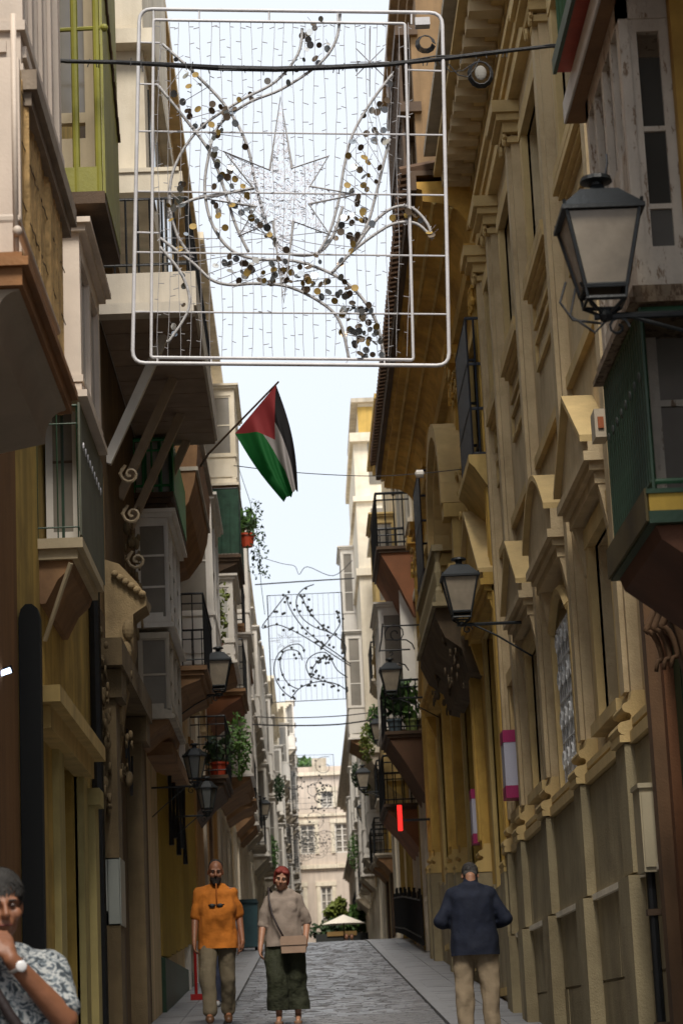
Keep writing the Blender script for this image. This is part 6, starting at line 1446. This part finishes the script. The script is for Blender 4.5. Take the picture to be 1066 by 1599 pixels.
def near_man():
    Y = 8.6; q = onY(18, 1400, Y); pos = (q.x-.045, Y, gz(Y)-.05); rot = .3
    t = thing('person', 'grey-haired man in floral shirt with watch raising a hand to his mouth', 'person', pos)
    b = MB(); torso(b, .17, .165, .175, .165, .02, .75, (1.38, 1.2, 1.03, .88)); T = head(b, (.0, -.035, 1.535), .98, (.08, -.05))
    R = [(.17, -.01, 1.305), (.205, -.16, 1.12), (.0, -.24, 1.335)]; L = [(-.20, 0, 1.33), (-.27, -.05, 1.06), (-.2, -.28, .95)]
    limb(b, R, [.062, .05, .031]); hand(b, R[2], (-.25, .40, .85), (-.3, .8, -.2), side=1, curl=.7); limb(b, L, [.058, .045, .03]); hand(b, L[2], (.2, -1, -.1), (1, 0, 0), side=1, curl=.7)
    RL = [(.10, 0, .86), (.115, 0, .46), (.12, .02, .08)]; LL = [(-.10, 0, .86), (-.12, -.1, .46), (-.125, -.05, .08)]
    for A in (RL, LL): limb(b, A, [.085, .055, .035]); cap(b, A[2], (A[2][0], A[2][1]-.15, .04), .035, .028)
    fuse(b, 'body', skin, t, .0075, rot, pos, 4)
    gh = M('greying_hair', (.032, .029, .026), .8, .45, 30, .4); face_bits(t, T, rot, pos, gh, .98)
    hb_ = MB(); hb_.ball((0, .018, .052), .090, .100, .094, 18, 12); hb_.ball((0, .06, -.02), .078, .055, .065, 14, 10)
    for s_ in (-1, 1): hb_.ball((s_*.076, .035, .0), .014, .03, .035, 10, 8)
    h2 = MB(); h2.v = [tuple(T(v)) for v in hb_.v]; h2.f = hb_.f; fuse(h2, 'hair', gh, t, .005, rot, pos, 2, .006, cut=[(T((0, -.062, .058)), Vector((0, -.85, -.5)))])
    strands(t, T, rot, pos, gh, (0, .020, .052), (.091, .101, .095), 1500, .028, 3)
    fl_ = bpy.data.materials.new('floral_cloth'); fl_.use_nodes = True; n = fl_.node_tree.nodes; l = fl_.node_tree.links; bs_ = n['Principled BSDF']; bs_.inputs['Roughness'].default_value = .9
    tc_ = n.new('ShaderNodeTexCoord'); vo = n.new('ShaderNodeTexNoise'); vo.inputs['Scale'].default_value = 26; vo.inputs['Detail'].default_value = 2.; vo.inputs['Distortion'].default_value = 1.6; l.new(tc_.outputs['Object'], vo.inputs['Vector'])
    rp = n.new('ShaderNodeValToRGB'); rp.color_ramp.interpolation = 'CONSTANT'; e = rp.color_ramp.elements; e[0].color = (.04, .05, .06, 1); e[1].position = .43; e[1].color = (.16, .19, .21, 1); e2 = e.new(.50); e2.color = (.42, .43, .42, 1); e3 = e.new(.60); e3.color = (.09, .11, .13, 1)
    l.new(vo.outputs['Fac'], rp.inputs[0]); l.new(rp.outputs[0], bs_.inputs['Base Color'])
    s = MB(); torso(s, .175, .165, .175, .17, .02, .80, (1.385, 1.20, 1.03, .87), .026, False, .72, .026)
    for A in (R, L): a0, a1 = Vector(A[0]), Vector(A[1]); limb(s, [a0, a0.lerp(a1, .45), a0.lerp(a1, .74)], [.074, .076, .080])
    fuse(s, 'shirt', fl_, t, .010, rot, pos, 5, .018, 1, cut=[((0, 0, .73), Vector((0, 0, -1)))])
    r = MB(); cap(r, (-.08, 0, .86), (.08, 0, .86), .12, .12, .85); limb(r, [(.10, 0, .82), (.115, 0, .46), (.12, .02, .09)], [.112, .085, .075]); limb(r, [(-.10, 0, .82), (-.12, -.1, .46), (-.125, -.05, .09)], [.112, .085, .075])
    fuse(r, 'trousers', M('dark_denim', (.03, .04, .06), .9), t, .012, rot, pos, 5, .014, 1)
    # watch
    w0, w1 = Vector(R[1]), Vector(R[2]); c = w0.lerp(w1, .90); d = (w1-w0).normalized(); a = d.orthogonal().normalized(); bb2 = d.cross(a)
    wt = MB().tube([tuple(c+(a*math.cos(k*math.pi/8)+bb2*math.sin(k*math.pi/8))*.034) for k in range(16)], .008, 6, closed=True); wo = put_mesh(t, 'watch_band', wt, M('steel', (.5, .5, .5), .3, .1, 5, 0, metal=.8), rot, pos)
    fd = Vector((0, -1, .15)); fd = (fd-fd.dot(d)*d).normalized(); cc_ = c+fd*.040
    put_mesh(wo, 'watch_face', MB().ball(tuple(cc_), .021, .007, .021, 14, 6), M('watch_dial', (.8, .8, .8), .2, .02, 5, 0), rot, pos)
    put_mesh(t, 'strap', MB().tube([(-.14, -.13, 1.41), (-.08, -.185, 1.28), (.0, -.205, 1.14), (.10, -.20, 1.0), (.2, -.10, .9)], .02, 6), M('dark_strap', ()), rot, pos)
def small_person(x, y, zb, H, label, top, bottom, face=0, light=False):
    pos = (x, y, zb); t = thing('person', label, 'person', pos); k = H/1.75
    def S(mb): mb.v = [tuple(c_*k for c_ in v) for v in mb.v]; return mb
    b = MB(); torso(b, .17, .155, .155, .155); T = head(b, (0, -.03, 1.62), 1.0)
    R = [(.172, 0, 1.37), (.25, .02, 1.12), (.25, -.06, .88)]; L = [(-.172, 0, 1.37), (-.25, .02, 1.12), (-.25, -.06, .88)]
    for A, sd in ((R, 1), (L, -1)): limb(b, A, [.05, .04, .027]); hand(b, A[2], (0, -.15, -1), (-sd, 0, 0), side=-1)
    RL = [(.09, 0, .9), (.10, -.08, .48), (.10, -.02, .08)]; LL = [(-.09, 0, .9), (-.10, .03, .48), (-.10, .12, .09)]
    for A in (RL, LL): limb(b, A, [.085, .055, .035]); cap(b, A[2], (A[2][0], A[2][1]-.15, .04), .035, .028)
    fuse(S(b), 'body', skin, t, .012, face, pos, 3)
    s = MB(); torso(s, .175, .165, .165, .165, e=.022, neck=False)
    for A in (R, L): a0, a1 = Vector(A[0]), Vector(A[1]); limb(s, [a0, a0.lerp(a1, .9)], [.07, .06])
    fuse(S(s), 'shirt', top, t, .014, face, pos, 4, .01, cut=[((0, 0, .86*k), Vector((0, 0, -1)))])
    r = MB(); cap(r, (-.07, 0, .92), (.07, 0, .92), .115, .115, .85)
    for A in (RL, LL): limb(r, A, [.105, .078, .065])
    fuse(S(r), 'trousers', bottom, t, .014, face, pos, 4, .01)
    hb_ = MB(); hb_.ball((0, .028, .045), .082, .092, .09, 14, 10); h2 = MB(); h2.v = [tuple(T(v)) for v in hb_.v]; h2.f = hb_.f; fuse(S(h2), 'hair', M('dark_hair', ()), t, .012, face, pos, 2)
    for A in (RL, LL):
        f = MB(); cap(f, (A[2][0], A[2][1]+.03, A[2][2]-.035), (A[2][0], A[2][1]-.16, .045), .05, .045); fuse(S(f), 'shoe', M('white_rubber', (.5, .5, .5), .6), t, .012, face, pos, 2)
man_orange(); woman(); man_back(); near_man()
small_person(-1.03, 28.6, gz(28.6)+.02, 1.45, 'person in grey almost hidden behind the man in orange', M('grey_cotton', (.2, .2, .22), .9), M('blue_denim', (.06, .07, .12), .9))
q = onY(541, 1462, 97); small_person(q.x, 97, gz(97)+.0, 1.72, 'distant standing figure in dark clothes seen small by the parasol', M('grey_cotton', ()), M('dark_denim', ()))
q = onY(549, 1462, 96); small_person(q.x, 96, gz(96)+.0, 1.66, 'distant figure in pale clothes, right of the dark one by the parasol', M('pale_bag', ()), M('beige_cotton', ()))
